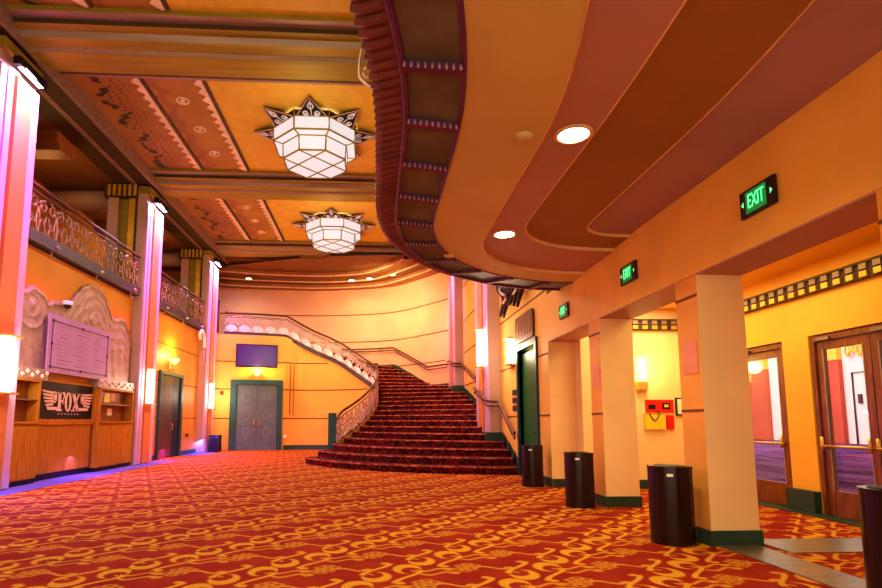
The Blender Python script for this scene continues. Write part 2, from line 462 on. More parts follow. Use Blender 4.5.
# soffits of the openings
struct(MB().box(XR + .004, XRo, .9, 10.34, 2.795, 2.809).build('trim_92', 'mauve'))
tag(MB().box(XR + .06, XRo - .05, 3.36, 5.40, 0, .012).build('threshold_strip', 'chrome'), 'brushed metal floor strip running across the mouth of the nearest opening', 'floor strip', 'metal floor strips')
tag(MB().box(XRo + .06, 5.74, 5.08, 5.66, 0, .010).build('threshold_strip', 'chrome'), 'wide metal floor strip leading from the pillar towards the glass doors', 'floor strip', 'metal floor strips')

# ------------------------------------------------------------------ entrance doors
def glass_door(idx, y0, y1, leaves):
    t = bpy.data.objects.new('door_%d' % idx, None); C.objects.link(t); struct(t)
    MB().box(6.02, 6.16, y0, y0 + .05, 0, 2.40).box(6.02, 6.16, y1 - .05, y1, 0, 2.40).box(6.02, 6.16, y0 + .05, y1 - .05, 2.33, 2.40).build('door_frame', 'door_wood', t)
    W = (y1 - y0 - .1) / leaves
    for k in range(leaves):
        a, b = y0 + .055 + k * W, y0 + .045 + (k + 1) * W
        f = MB()
        f.box(6.05, 6.10, a, a + .11, .01, 2.32).box(6.05, 6.10, b - .11, b, .01, 2.32)
        f.box(6.05, 6.10, a + .11, b - .11, .01, .34).box(6.05, 6.10, a + .11, b - .11, 2.21, 2.32)
        lf = f.build('door_leaf', 'door_wood', t, bevel=.006)
        MB().box(6.07, 6.08, a + .105, b - .105, .335, 2.215).build('pane', 'glass', lf)
        MB().box(6.045, 6.05, a + .095, a + .11, .33, 2.22).box(6.045, 6.05, b - .11, b - .095, .33, 2.22).build('glazing_bead', 'silver', lf)
        h = MB(); h.tube([(6.05, a + .05, .92), (5.97, a + .05, .92)], .022, 8); h.tube([(6.05, b - .05, .92), (5.97, b - .05, .92)], .022, 8)
        h.tube([(5.97, a + .03, .92), (5.97, b - .03, .92)], .018, 8)
        h.tube([(5.98, b - .05, .86), (5.98, b - .05, 1.04)], .02, 8); h.tube([(5.98, a + .05, .86), (5.98, a + .05, 1.04)], .02, 8)
        h.build('push_bar', 'brass', lf, True)
        MB().box(5.98, 6.04, (a + b) / 2 + .12, b - .08, 2.33, 2.37).build('door_closer', 'chrome', lf)
glass_door(1, 5.36, 7.09, 2)
glass_door(2, 7.61, 8.74, 1)

# frieze of small dentils along the vestibule walls
fz = MB().box(5.93, 6.0, -2, 10.0, 2.98, 3.19).box(XRo, 5.93, 9.93, 10.0, 2.98, 3.19)
fz.box(5.90, 5.93, -2, 9.93, 3.16, 3.19).box(XRo, 5.93, 9.90, 9.93, 3.16, 3.19)
y = 3.
while y < 9.85:
    for j in (0, 1): fz.box(5.905, 5.93, y, y + .10, 2.995 + j * .095, 3.065 + j * .095, 1 + j)
    y += .19
x = XRo + .05
while x < 5.85:
    for j in (0, 1): fz.box(x, x + .10, 9.905, 9.93, 2.995 + j * .095, 3.065 + j * .095, 1 + j)
    x += .19
struct(fz.build('trim_93', ['beam_dark', 'gold', 'beam_pink']))

# ------------------------------------------------------------------ outside across the street
bl = thing('building', 'white and red street building seen through the glass doors', 'building', (26, 30, 0))
MB().box(.3, .6, -20, 30, 0, 12).build('facade', 'ext_white', bl)
for a, b in ((-1.1, 1.9), (4.6, 7.6), (-9, -6)):
    MB().box(.05, .3, a, b, 0, 4.7).build('red_panel', 'ext_red', bl)
    MB().box(.0, .3, a, b, 4.7, 5.8).build('fascia_panel', 'ext_yellow', bl)
sg = MB()
for k in range(7): sg.tube([(.1, -3.2 + .25 * k + .16 * math.cos(t * PI / 5), 5.2 + .3 * math.sin(k * 1.7) * .5 + .25 * math.sin(t * PI / 5)) for t in range(10)], .07, 5, closed=True)
sg.build('wall_emblem', 'ext_yellow', bl)
dd = MB()
dd.tube([(.26, -3.6, 0), (.26, -3.6, 3.9), (.26, -1.7, 3.9), (.26, -1.7, 0)], .05, 6)
dd.box(.2, .3, -2.2, -2.0, 2.2, 2.7).box(.2, .3, -2.9, -2.6, 1.6, 1.75)
dd.build('doorway_outline', 'ink', bl)
lo = MB()
for k in range(4): lo.box(-15 + k * 2.2, -14.8 + k * 2.2, -26, 20, 0, .12)
tag(lo.build('street_kerb', 'purple'), 'low violet kerb lines on the paving outside the glass doors', 'kerb')

# ------------------------------------------------------------------ mezzanine soffit with curved bands
def edge(x0, yend, ry, p=2., near=1., n=14):
    pts = []
    yc = yend - ry
    ys = [-1 + k * (yc + 1) / 26 for k in range(26)]
    for yy in ys: pts.append((x0 - near * .2 * (max(0, 4.4 - yy) / 1.6) ** 2 if yy > 1.2 else x0 - near * (.8 + (1.2 - yy) * .45), yy))
    rx = XR - .002 - x0
    for k in range(n + 1):
        a = k / n * PI / 2
        pts.append((x0 + rx * (1 - math.cos(a) ** (2 / p)), yc + ry * math.sin(a) ** (2 / p)))
    return pts
E_lip = edge(.24, 9.6, 3.6); E_sof = edge(.67, 8.92, 2.92); E_a = edge(1.41, 8.38, 1.8, 2.3); E_b = edge(1.84, 7.3, 1.3, 2.6, .3); E_c = edge(2.66, 6.82, .55, 2.6, .5)
E_w = [(XR - .002, p[1]) for p in E_c]
for e in (E_w,):
    pass
def band(name, A, B, z, m, zA=None):
    mb = MB(); n = len(A)
    vs = [(p[0], p[1], zA if zA is not None else z) for p in A] + [(p[0], p[1], z) for p in B]
    mb.add(vs, [(i, i + 1, n + i + 1, n + i) for i in range(n - 1)])
    return mb.build(name, m, mz)
mz = bpy.data.objects.new('ceiling_mezzanine', None); C.objects.link(mz); struct(mz)
band('soffit_band', E_sof, E_a, 3.62, 'soffit'); band('soffit_band', E_a, E_b, 3.66, 'mauve')
band('soffit_band', E_b, E_c, 3.70, 'brown'); band('soffit_band', E_c, [(XR - .002, p[1]) for p in E_c], 3.73, 'plum')
for e, z0, z1 in ((E_a, 3.62, 3.66), (E_b, 3.66, 3.70), (E_c, 3.70, 3.735)):
    MB().strip(e, .012, z0 - .006, z1).build('band_edge', 'edge', mz)
band('border_panel', E_lip, E_sof, 3.625, 'bronze', 3.68)
# slender roll mouldings beside the border and rungs dividing it
MB().tube([(p[0], p[1], 3.625) for p in E_sof], .022, 6).build('roll_moulding', 'purple', mz, True)
MB().tube([(p[0], p[1], 3.67) for p in E_lip], .028, 6).build('roll_moulding', 'purple', mz, True)
pl = Path([(p[0], p[1], 0) for p in E_lip]); ps = Path([(p[0], p[1], 0) for p in E_sof])
def nearest(path, q):
    best = min(range(0, 400), key=lambda k: (path.at(path.L * k / 400) - q).length)
    return path.at(path.L * best / 400)
s = .3
while s < ps.L - .1:
    b = ps.at(s); a = nearest(pl, b); d = (a - b)
    if d.length < 1.2:
        u = d.normalized(); wv = Vector((-u.y, u.x, 0)) * .03
        mb = MB()
        za = lambda k: 3.60 + .055 * k
        mb.add([b + wv + Vector((0, 0, za(0) - .02)), b - wv + Vector((0, 0, za(0) - .02)), a - wv + Vector((0, 0, za(1) - .02)), a + wv + Vector((0, 0, za(1) - .02)),
                b + wv + Vector((0, 0, za(0) + .05)), b - wv + Vector((0, 0, za(0) + .05)), a - wv + Vector((0, 0, za(1) + .05)), a + wv + Vector((0, 0, za(1) + .05))],
               [(0, 1, 2, 3), (4, 5, 6, 7), (0, 1, 5, 4), (1, 2, 6, 5), (2, 3, 7, 6), (3, 0, 4, 7)])
        rb = mb.build('rung', 'purple', mz)
        tb = MB(); nT = max(6, int(d.length / .045))
        for k in range(nT):
            c = b + d * ((k + .5) / nT) + wv.normalized() * (.045)
            zc = za((k + .5) / nT) - .02
            tb.lathe([(.001, -.014), (.009, -.010), (.011, .0), (.008, .03)], 6, (c.x, c.y, zc))
        tb.build('bead_row', 'rosy', rb, True)
    s += .735
# ribbed strip outside the border, then the upright fascia
E_out = edge(.015, 9.74, 3.75)
pO = Path([(p[0], p[1], 0) for p in E_out])
mb = MB(); n = int(pl.L / .0175); lv = []
for k in range(n + 1):
    a = pl.at(pl.L * k / n); b = pO.at(pO.L * k / n); ph = abs(math.sin(PI * pl.L * k / n / .105)) ** .6
    d = (b - a).normalized(); lv.append([a + Vector((0, 0, 3.68 + .0 * ph)), a + (b - a) * .3 + Vector((0, 0, 3.715 - .035 * ph)), a + (b - a) * .85 + Vector((0, 0, 3.725 - .04 * ph)), b + d * (.035 * ph) + Vector((0, 0, 3.745 - .03 * ph)), b + d * (.035 * ph - .02) + Vector((0, 0, 3.80))])
vs = [v for q in lv for v in q]
mb.add(vs, [(i * 5 + j, i * 5 + j + 1, i * 5 + 6 + j, i * 5 + 5 + j) for i in range(n) for j in range(4)])
mb.build('ribbed_strip', 'maroon', mz)
pts = [Vector((p[0], p[1], 0)) for p in E_out]
mb = MB().strip(E_out, -.05, 3.78, 4.83); mb.build('fascia', 'soffit', mz)
MB().tube([p + Vector((0, 0, 4.85)) for p in pts], .035, 6).build('fascia_cap', 'rosy', mz, True)
mb = MB(); n = len(pts)
vs = [(p.x, p.y, 4.82) for p in pts] + [(4.6, min(p.y, 9.8), 4.82) for p in pts]
mb.add(vs, [(i, i + 1, n + i + 1, n + i) for i in range(n - 1)]); mb.build('balcony_floor', 'brown', mz)
br = MB(); q = (-.25, 4.4, 5.0)
br.tube(spline([(-.02, 5.6, 4.87), (-.16, 5.6, 4.98), (-.20, 5.6, 5.08), (-.17, 5.6, 5.35), (-.06, 5.6, 5.6)], 6), .016, 6)
br.tube([(-.10 + .06 * math.cos(t), 5.6, 5.08 + .06 * math.sin(t)) for t in [k * PI / 5 for k in range(10)]], .014, 5, closed=True)
tag(br.build('rail_bracket', 'scroll', None, True), 'slender scrolled metal rail bracket on top of the mezzanine edge', 'bracket')

# downlights
def downlight(x, y, z, lit, label, group, r=.10, e=70):
    t = thing('recessed_downlight' if lit else 'smoke_detector', label, 'ceiling light' if lit else 'smoke detector', (x, y, z), 0, group)
    if lit:
        MB().lathe([(r + .03, 0), (r + .03, -.012), (r, -.016), (r, 0)], 20).build('trim_ring', 'edge', t, True)
        MB().lathe([(.001, -.010), (r * .98, -.010), (r * .98, -.004)], 20).build('lens', 'lamp', t)
        if e:
            l = light('SPOT', 'downlight_lamp', (x, y, z - .05), e, (1, .88, .50), spot_size=2.6, spot_blend=.8, shadow_soft_size=.1)
    else:
        MB().lathe([(.001, -.035), (.05, -.033), (.075, -.018), (.08, 0)], 18).build('housing', 'soffit', t, True)
    return t
downlight(1.66, 4.24, 3.66, True, 'bright recessed downlight in the mauve soffit band, nearer one', 'soffit downlights', .13, 110)
downlight(1.66, 6.69, 3.66, True, 'bright recessed downlight in the mauve soffit band, farther one near the curve', 'soffit downlights', .13, 110)
downlight(1.66, 1.8, 3.66, True, 'recessed downlight in the soffit overhead, out of view', 'soffit downlights', .10, 110)
downlight(1.23, 4.22, 3.62, False, 'small round smoke detector on the tan soffit beside the nearer downlight', 'smoke detectors')
downlight(1.05, 7.5, 3.62, False, 'small round smoke detector on the tan soffit by the far curved corner', 'smoke detectors')

# ------------------------------------------------------------------ main hall ceiling
struct(MB().box(-6.7, 4.8, -4, 27.0, ZC, ZC + .1).build('ceiling', 'ceiling'))
struct(MB().box(-10.3, -6.7, -4, 26.5, 8.3, 8.4).build('ceiling_gallery', 'rust'))
def beam(yc):
    hw = [(.95, ZC), (.95, 8.56), (.74, 8.56), (.74, 8.47), (.55, 8.47), (.50, 8.36), (.22, 8.36), (.18, 8.30)]
    prof = [(yc - a, z) for a, z in hw] + [(yc + a, z) for a, z in hw[::-1]]
    mb = MB(); n = len(prof); mats = [1, 0, 2, 1, 0, 1, 0, 1, 0, 2, 0, 1, 2, 0, 1]
    vs = [(-6.72, p[0], p[1]) for p in prof] + [(4.6, p[0], p[1]) for p in prof]
    for i in range(n - 1): mb.add([vs[i], vs[i + 1], vs[n + i + 1], vs[n + i]], [(0, 1, 2, 3)], [0, 1, 2][[1, 0, 2, 1, 0, 1, 0, 1, 0, 1, 0, 2, 1, 0, 1][i]])
    return struct(mb.build('ceiling_beam', ['beam_pink', 'beam_gold', 'beam_dark']))
for yb in (3.9, 10.2, 16.5, 22.75): beam(yb)
lb = MB().box(-7.75, -6.68, -4, 24.3, 8.28, ZC, 0).box(-6.68, -6.62, -4, 24.3, 8.25, ZC, 1).box(-7.25, -7.12, -4, 24.3, 8.262, 8.279, 1)
struct(lb.build('ceiling_beam', ['beam_dark', 'beam_pink']))
for yb in (13.3, 19.5):
    struct(MB().box(-10., -7.76, yb - .4, yb + .4, 8.0, 8.3).box(-10., -7.76, yb - .25, yb + .25, 7.86, 8.0).build('ceiling_beam', 'rust_light'))
# scalloped gilt strips and rosettes on the ceiling
def scallop(xc, y0, y1, side):
    mb = MB().box(xc - .035, xc + .035, y0, y1, ZC - .05, ZC)
    n = int((y1 - y0) / .30); d = (y1 - y0) / n
    for k in range(n):
        a = y0 + k * d
        mb.prism([(xc - side * .03, a), (xc - side * .17, a + d * .5), (xc - side * .03, a + d)][::1], ZC - .045, ZC - .005)
    return struct(mb.build('trim_scallop', 'white_gilt'))
for y0, y1 in ((4.9, 9.2), (11.2, 15.5), (17.5, 21.75)):
    for xc, sd in ((-5.2, 1), (-3.86, 1), (.66, -1), (2.0, -1)):
        scallop(xc, y0, y1, sd)
        trim(MB().box(xc + sd * .04, xc + sd * .12, y0, y1, ZC - .03, ZC), 'beam_dark')
for yb in (13.3, 19.6):
    for dy in (-1.25, 0, 1.25):
        mb = MB().tube([(-4.5 + .13 * math.cos(k * PI / 8), yb + dy + .13 * math.sin(k * PI / 8), ZC - .015) for k in range(16)], .022, 6, closed=True)
        mb.lathe([(.001, -.04), (.05, -.03), (.06, 0)], 10, (-4.5, yb + dy, ZC))
        struct(mb.build('trim_rosette', 'white_gilt', None, True))

# curved stepped ceiling over the stairs
RING = OUTS[9:]
def inset(d): return [(-2.5 + (p[0] + 2.5) * (1 - d), 22.4 + (p[1] - 22.4) * (1 - d)) for p in RING]
rings = [(0, .13, 7.66, 'rust_light'), (.13, .25, 7.83, 'rust'), (.25, .37, 8.0, 'rust_light'), (.37, .9, 8.18, 'rust')]
for a, b, z, m in rings:
    A = inset(a); B = inset(b); n = len(A)
    mb = MB(); mb.add([(p[0], p[1], z) for p in A] + [(p[0], p[1], z) for p in B] + [(p[0], p[1], z + .17) for p in B],
                      [(i, i + 1, n + i + 1, n + i) for i in range(n - 1)] + [(n + i, n + i + 1, 2 * n + i + 1, 2 * n + i) for i in range(n - 1)])
    o = struct(mb.build('ceiling_cornice', m))
    if b < .5: struct(MB().strip(B, .05, z - .03, z + .02).build('trim_cornice', 'edge'))
struct(MB().box(-10, 3.4, 23.72, 27, 8.33, 8.42).box(-10, 3.4, 23.72, 23.78, 8.42, ZC).build('ceiling_stair', 'rust'))
for (x, y, z), lb_, e in (((-5.9, 24.9, 7.84), 'bright downlight in the curved cornice at far left, above the stair balcony', 60), ((-1.15, 25.0, 7.84), 'bright downlight in the curved cornice above the middle of the stair', 60),
                          ((-.3, 24.6, 7.84), 'dim downlight in the curved cornice right of the bright middle one', 0), ((.75, 23.9, 7.84), 'dim downlight in the curved cornice nearest the mezzanine edge', 0)):
    downlight(x, y, z, True, lb_, 'cornice downlights', .13, e)

# lanterns
def spiral(cx, cy, r0, r1, a0, turns, n=18):
    return [(cx + (r0 + (r1 - r0) * k / n) * math.cos(a0 + turns * 2 * PI * k / n), cy + (r0 + (r1 - r0) * k / n) * math.sin(a0 + turns * 2 * PI * k / n)) for k in range(n + 1)]
def oct_(r, z, rot=PI / 8): return [Vector((r / math.cos(PI / 8) * math.cos(rot + k * PI / 4), r / math.cos(PI / 8) * math.sin(rot + k * PI / 4), z)) for k in range(8)]
def lantern(loc, label):
    t = thing('star_lantern', label, 'ceiling lantern', loc, 0, 'octagonal star lanterns on the hall ceiling')
    # local z=0 is the ceiling
    A, B, Cc, D = oct_(1.0, -.17), oct_(1.0, -.50), oct_(.78, -.53), oct_(.76, -.90)
    A0 = oct_(1.02, -.03)
    for k in range(8):
        j = (k + 1) % 8
        for nm, P, Q in (('upper_pane', A, B), ('lower_pane', Cc, D)):
            MB().add([P[k], P[j], Q[j], Q[k]], [(0, 1, 2, 3)]).build(nm, 'lglass', t)
        MB().add([B[k], B[j], Cc[j], Cc[k]], [(0, 1, 2, 3)]).build('ledge_pane', 'lglass', t)
    MB().add(D, [tuple(range(8))]).build('bottom_pane', 'lglass', t)
    f = MB()
    for P in (A, B, Cc, D): f.tube(P, .024, 5, closed=True)
    for k in range(8):
        f.tube([A0[k], A[k], B[k], Cc[k], D[k]], .022, 5)
    for k, j in ((0, 5), (1, 4), (3, 6), (2, 7)):          # diagonal lattice on the bottom
        f.tube([D[k] + Vector((0, 0, -.004)), D[j] + Vector((0, 0, -.004))], .020, 5)
    f.build('brass_frame', 'beam_gold', t, True)
    MB().add(A0 + A, [(k, (k + 1) % 8, 8 + (k + 1) % 8, 8 + k) for k in range(8)]).build('collar', 'iron', t)
    for k in range(8):
        a = k * PI / 4
        u = Vector((math.cos(a), math.sin(a), 0)); v = Vector((-u.y, u.x, 0))
        p0, p1, p2 = u * .98 + v * .36, u * 1.58, u * .98 - v * .36
        mb = MB().plate([p0 + Vector((0, 0, -.16)), p1 + Vector((0, 0, -.06)), p2 + Vector((0, 0, -.16))], (0, 0, 1), .03)
        sp = mb.build('star_point', 'soot', t)
        sc = MB()
        P_ = lambda q, w_: u * q + v * w_ + Vector((0, 0, -.16 + .10 * (q - .98) / .6 - .012))
        for sg_ in (-1, 1):
            sc.tube([P_(q, sg_ * w_) for q, w_ in spiral(1.09, .13, .02, .085, PI * .5, 1.4)], .018, 4)
            sc.tube([P_(1.22, sg_ * .02), P_(1.30, sg_ * .07), P_(1.42, sg_ * .02)], .018, 4)
        sc.tube([P_(1.0, 0), P_(1.5, 0)], .014, 4)
        sc.build('tracery', 'tracery', sp)
        MB().tube([p0 + Vector((0, 0, -.165)), p1 + Vector((0, 0, -.065)), p2 + Vector((0, 0, -.165))], .018, 5).build('point_rim', 'scroll', sp)
    light('SPOT', 'lantern_lamp', (loc[0], loc[1], loc[2] - .98), 520, (1, .92, .60), spot_size=3.05, spot_blend=.3, shadow_soft_size=.5)
    light('POINT', 'lantern_glow', (loc[0], loc[1] - 1.9, loc[2] - 1.6), 40, (1, .92, .66), shadow_soft_size=.3)
    light('AREA', 'lantern_uplight', (loc[0], loc[1], loc[2] - .17), 30, (1, .84, .55), shape='DISK', size=1.8, aim=(loc[0], loc[1], loc[2] + 3))
    return t
lantern((-1.55, 13.25, ZC), 'large glowing octagonal glass lantern with star points, nearer of the two')
lantern((-1.58, 19.75, ZC), 'glowing octagonal glass lantern with star points, farther and smaller in view')

# ------------------------------------------------------------------ staircase
IN_P = spline([(-1.25, 17.2, .36), (-1.08, 17.75, .67), (-.64, 18.5, 1.02), (-.22, 19.4, 1.45), (.07, 20.6, 1.98), (.07, 21.9, 2.50), (-.12, 22.8, 2.76), (-.78, 23.6, 3.28), (-1.67, 24.1, 3.9), (-2.9, 24.3, 4.47), (-4.0, 24.25, 5.07)], 8)
inner = {2: (-1.72, 16.75), 3: (-1.33, 17.15)}
inner[1] = (-2.05, 16.4)
def on_inner(z):
    for a, b in zip(IN_P, IN_P[1:]):
        if a.z <= z <= b.z: k = (z - a.z) / max(1e-6, b.z - a.z); q = a.lerp(b, k); return (q.x, q.y)
    return (IN_P[-1].x, IN_P[-1].y)
for k in range(4, 29):
    q = Vector(on_inner(k * R - .02)); q += (q - Vector((-3.0, 20.6))).normalized() * .10; inner[k] = (q.x, q.y)
outer = {}
for k in range(1, 16): m = k - 1; outer[k] = (XR - .03 if k < 15 else 3.19, 12.65 + .39 * m + .0198 * m * m)
for k in (4, 5, 6, 7): outer[k] = (XR - .03, outer[k][1])
po = Path([(p[0], p[1], 0) for p in offset(OUTS, .05)])
def out_at(q):
    q = Vector((q[0], q[1], 0)); b = min(range(601), key=lambda i: (po.at(po.L * i / 600) - q).length); return po.L * b / 600
t16, t21, t28 = out_at((2.4, 23.4)), out_at((.85, 25.2)), out_at((-4.1, 26.35))
for k in range(16, 22): p = po.at(t16 + (t21 - t16) * (k - 16) / 5); outer[k] = (p.x, p.y)
for k in range(22, 29): p = po.at(t21 + .9 + (t28 - t21 - .9) * (k - 22) / 6); outer[k] = (p.x, p.y)
def nose(k, n=10):
    a, b = Vector(inner[k]), Vector(outer[k]); pts = []
    bulge = .95 * max(0, 1 - (k - 1) / 11)
    for i in range(n + 1):
        t = i / n; p = a.lerp(b, t); d = (b - a).normalized(); nr = Vector((d.y, -d.x))
        pts.append(p + nr * bulge * 4 * t * (1 - t) * (1.0 - .25 * (t - .5)))
    return pts
st = thing('staircase', 'wide curving staircase with dark red patterned carpet at the far end', 'staircase')
TOPF = [Vector((-7.0, 23.9)), Vector((-7.0, 25.8))]
for k in range(1, 29):
    f = nose(k)
    if k < 28: b = nose(k + 1)
    else: b = [TOPF[0].lerp(TOPF[1], i / 10) for i in range(11)]
    if k == 15: b = b[:-1] + [Vector((2.36, 23.33))]
    poly = f + [q + (q - p) * .03 for p, q in zip(f, b)][::-1]
    z1 = k * R; z0 = max(0, z1 - R - .16)
    if k == 15:
        poly = f + [Vector((2.85, 22.75))] + b[::-1]
    mb = MB(); mb.prism([(p.x, p.y) for p in poly], z0, z1, 0)
    o = mb.build('step', 'stair', st)
    ns = MB().tube([(p.x, p.y, z1 - .020) for p in f], .024, 6)
    ns.build('nosing', 'nosing', o, True)
# skirting that follows the steps on the right wall
sk = MB()
for k in range(1, 15):
    y0, y1 = outer[k][1], outer[k + 1][1]
    sk.add([(XR - .02, y0 - .12, (k - 1) * R), (XR - .02, y1, k * R - .02), (XR - .02, y1, (k + 1) * R + .12), (XR - .02, y0 - .12, k * R + .12)], [(0, 1, 2, 3)])
sk.build('skirting', 'green', st)
qs = offset(OUTS, .03); sk = MB()
zs = []
for p in qs:
    t = out_at(p)
    zz = 15 * R if t < t16 else (15 * R + (t - t16) / (t21 - t16) * 6 * R if t < t21 else (21 * R if t < t21 + .9 else min(ZG, 21 * R + (t - t21 - .9) / (t28 - t21 - .9) * 7 * R)))
    zs.append(zz)
i0 = 9
sk.strip(qs[i0:], .02, [z - .1 for z in zs[i0:]], [z + .10 for z in zs[i0:]]); sk.build('skirting', 'green', st)

# wall under the stair (drum) with door, below the inner curve
DR = [(-7.1, 23.45), (-5.9, 23.71), (-4.9, 23.92), (-3.9, 24.12)]
inn = [(p.x, p.y, p.z) for p in IN_P[::-1]]
drum = [(-7.1, 23.45, 5.0), (-6.5, 23.58, 5.0), (-5.5, 23.79, 5.0), (-4.6, 23.98, 5.0), (-4.0, 24.10, 4.98)] + [(p[0], p[1] + .02, p[2] - .02) for p in inn[4:]]
D2 = [(p[0], p[1]) for p in drum]; DZ = [p[2] for p in drum]
struct(MB().strip(D2, .03, 0, DZ).build('wall_drum', 'drum'))
def clip(z):
    r = [p for p, zz in zip(D2, DZ) if zz > z + .25]; return r
for z in (1.36, 2.62, 3.82): trim(MB().strip(clip(z), -.012, z - .022, z + .022))
dl = [p for p in D2[:]]
struct(MB().strip([p for p in D2 if p[0] > -4.05][:40], -.03, 0, .2).build('baseboard_back', 'teal'))
struct(MB().strip([p for p in D2 if p[0] < -6.2], -.03, 0, .2).build('baseboard_door', 'teal'))

# stair balustrade
railp = Path([tuple(p) for p in IN_P] + [(-4.9, 24.1, ZG + .03), (-6.0, 23.9, ZG + .05), (-6.62, 23.79, ZG + .06)])
rl = thing('stair_railing', 'ornate curving stair railing with pale fans and dark green newel post', 'railing')
HR = .88
N = 90
def rp(t, h, off=0.):
    p = railp.at(t); tg = railp.tan(t); n = Vector((tg.y, -tg.x, 0)); n = n.normalized() if n.length > 1e-6 else n
    return Vector((p.x, p.y, p.z + h)) + n * off
MB().tube([rp(railp.L * k / N, HR) for k in range(N + 1)], .045, 8).build('handrail', 'iron_rail', rl, True)
MB().tube([rp(railp.L * k / N, HR - .14) for k in range(N + 1)], .014, 6).build('under_rail', 'iron', rl, True)
pp = [rp(railp.L * k / N, 0) for k in range(N + 1)]
MB().strip([(p.x, p.y) for p in pp], .06, [p.z - .14 for p in pp], [p.z + .03 for p in pp]).build('stringer', 'door_dark', rl)
W = .56; nm = int(railp.L / W); W = railp.L / nm
for i in range(nm):
    c = (i + .5) * W; tr = lambda u, v, o=0.: rp(c + u, v, o)
    late = c > 5.0
    arc = lambda r, a0, a1, n=12, cz=.05, sc_=1.05: [tr(r * math.cos(a0 + (a1 - a0) * k / n), cz + sc_ * r * math.sin(a0 + (a1 - a0) * k / n), .012) for k in range(n + 1)]
    if late:
        fan = MB()
        for r in (.255, .185, .115): fan.tube(arc(r, 0, PI), .026, 5)
        pts = arc(.08, 0, PI, 8); fan.add([tr(0, .04, .014)] + pts, [(0, k + 1, k + 2) for k in range(8)])
        fo = fan.build('fan', 'fan', rl, True)
        fr = MB()
        for k in range(1, 12): fr.tube([tr(.09 * math.cos(PI * k / 12), .05 + .09 * math.sin(PI * k / 12), .016), tr(.25 * math.cos(PI * k / 12), .05 + .26 * math.sin(PI * k / 12), .016)], .009, 4)
        fr.build('fan_rib', 'fan', fo)
    sc = MB()
    base = .33 if late else .04
    for sg_ in (-1, 1):
        sc.tube([tr(sg_ * u, v) for u, v in spiral(.14, base + .18, .02, .13, PI * .2, 1.6)], .019, 5)
        sc.tube([tr(sg_ * u, v) for u, v in [(.02, base - .03), (.05, base + .12), (.02, base + .26), (.10, base + .36), (.2, base + .40), (.27, base + .36)]], .018, 5)
        sc.tube([tr(sg_ * u, v) for u, v in [(.0, base + .40), (.10, base + .28), (.22, base + .22), (.27, base + .05)]], .015, 5)
        sc.tube([tr(sg_ * u, v) for u, v in [(.27, base), (.20, base + .16), (.26, base + .30)]], .016, 5)
        if not late:
            sc.tube([tr(sg_ * u, v) for u, v in spiral(.13, .56, .02, .12, -PI * .4, 1.5)], .019, 5)
            sc.tube([tr(sg_ * u, v) for u, v in [(.26, .02), (.18, .2), (.25, .42), (.2, .72)]], .017, 5)
            sc.tube([tr(sg_ * u, v) for u, v in [(.02, .02), (.15, .06), (.26, .22)]], .016, 5)
            sc.tube([tr(sg_ * u, v) for u, v in [(.02, .78), (.10, .66), (.27, .60), (.15, .44), (.0, .42)]], .016, 5)
    sc.build('scroll_panel', 'scroll', rl)
    if late:
        bd = MB()
        for k in range(5): q = tr(-.22 + k * .11, HR - .20); bd.lathe([(.001, -.035), (.032, 0), (.001, .035)], 6, tuple(q))
        bd.build('bead_row', 'iron', rl)
MB().box(-1.46, -1.22, 17.08, 17.32, .372, 1.50).build('newel_post', 'teal', rl, bevel=.01)

# wall handrails
def handrail(pts, label):
    t = thing('wall_handrail', label, 'handrail', (0, 0, 0), 0, 'wall handrails of the staircase')
    P = spline(pts, 5)
    MB().tube(P, .035, 8).build('rail', 'iron_rail', t, True)
    MB().tube([p + Vector((0, 0, -.12)) for p in P], .022, 6).build('lower_rail', 'iron_rail', t, True)
    b = MB()
    for k in range(0, len(P), 22):
        p = P[k]; b.tube([p + Vector((0, 0, -.14)), p + Vector((0, 0, -.01))], .014, 6)
    b.build('bracket', 'iron', t)
handrail([(3.27, 12.62, .98), (3.27, 12.8, 1.02), (3.27, 14.1, 1.72), (3.22, 14.25, 1.76), (2.96, 14.33, 1.80), (2.94, 15.1, 2.05), (2.96, 16.05, 2.22), (3.22, 16.2, 2.26), (3.27, 16.6, 2.42), (3.27, 20.1, 3.38), (3.24, 20.3, 3.42), (2.96, 20.4, 3.45), (2.94, 21.2, 3.62), (2.96, 21.9, 3.66)],
         'dark brown stair handrail stepping round the pink pilasters on the right wall')
P2 = offset(OUTS, .16)
hp = [(P2[i][0], P2[i][1], min(zs[i], 21 * R) + .88) for i in range(11, 31)]
handrail(hp, 'dark stair handrail bending along the curved apricot back wall')

# ------------------------------------------------------------------ pilasters
def pilaster(name_label, y0, y1, x0, x1, zt, side=1, led=True):
    """hall face looks towards +x for side=1 and -x for side=-1"""
    t = thing('pilaster', name_label, 'pilaster', (0, 0, 0), 0, 'lit pilasters of the hall')
    X_ = lambda d: x1 + side * d
    MB().box(min(x0, x1), max(x0, x1), y0, y1, 0, zt).build('shaft', 'pil_side', t)
    wd = (y1 - y0)
    rb = MB()
    for a, b, d, mi in ((.02, .15, .05, 1), (.20, .34, .05, 1), (.40, .80, .08, 0), (.80, .98, .09, 1)):
        rb.box(min(X_(0.001), X_(d)), max(X_(0.001), X_(d)), y0 + a * wd, y0 + b * wd, .02, zt - .5, mi)
    rb.build('fluted_face', ['pilaster', 'pil_rib'], t)
    MB().box(min(x0, X_(.10)), max(x0, X_(.10)), y0 - .02, y1 + .02, zt - .22, zt - .02).build('capital', 'beam_gold', t)
    if led:
        lf = MB().box(min(X_(.105), X_(.24)), max(X_(.105), X_(.24)), y0 + .2 * wd, y1 - .05, zt - .40, zt - .24).build('led_fixture', 'soot', t)
        MB().box(min(X_(.13), X_(.21)), max(X_(.13), X_(.21)), y0 + .3 * wd, y1 - .12, zt - .412, zt - .401).build('led_strip', 'led', lf)
    return t
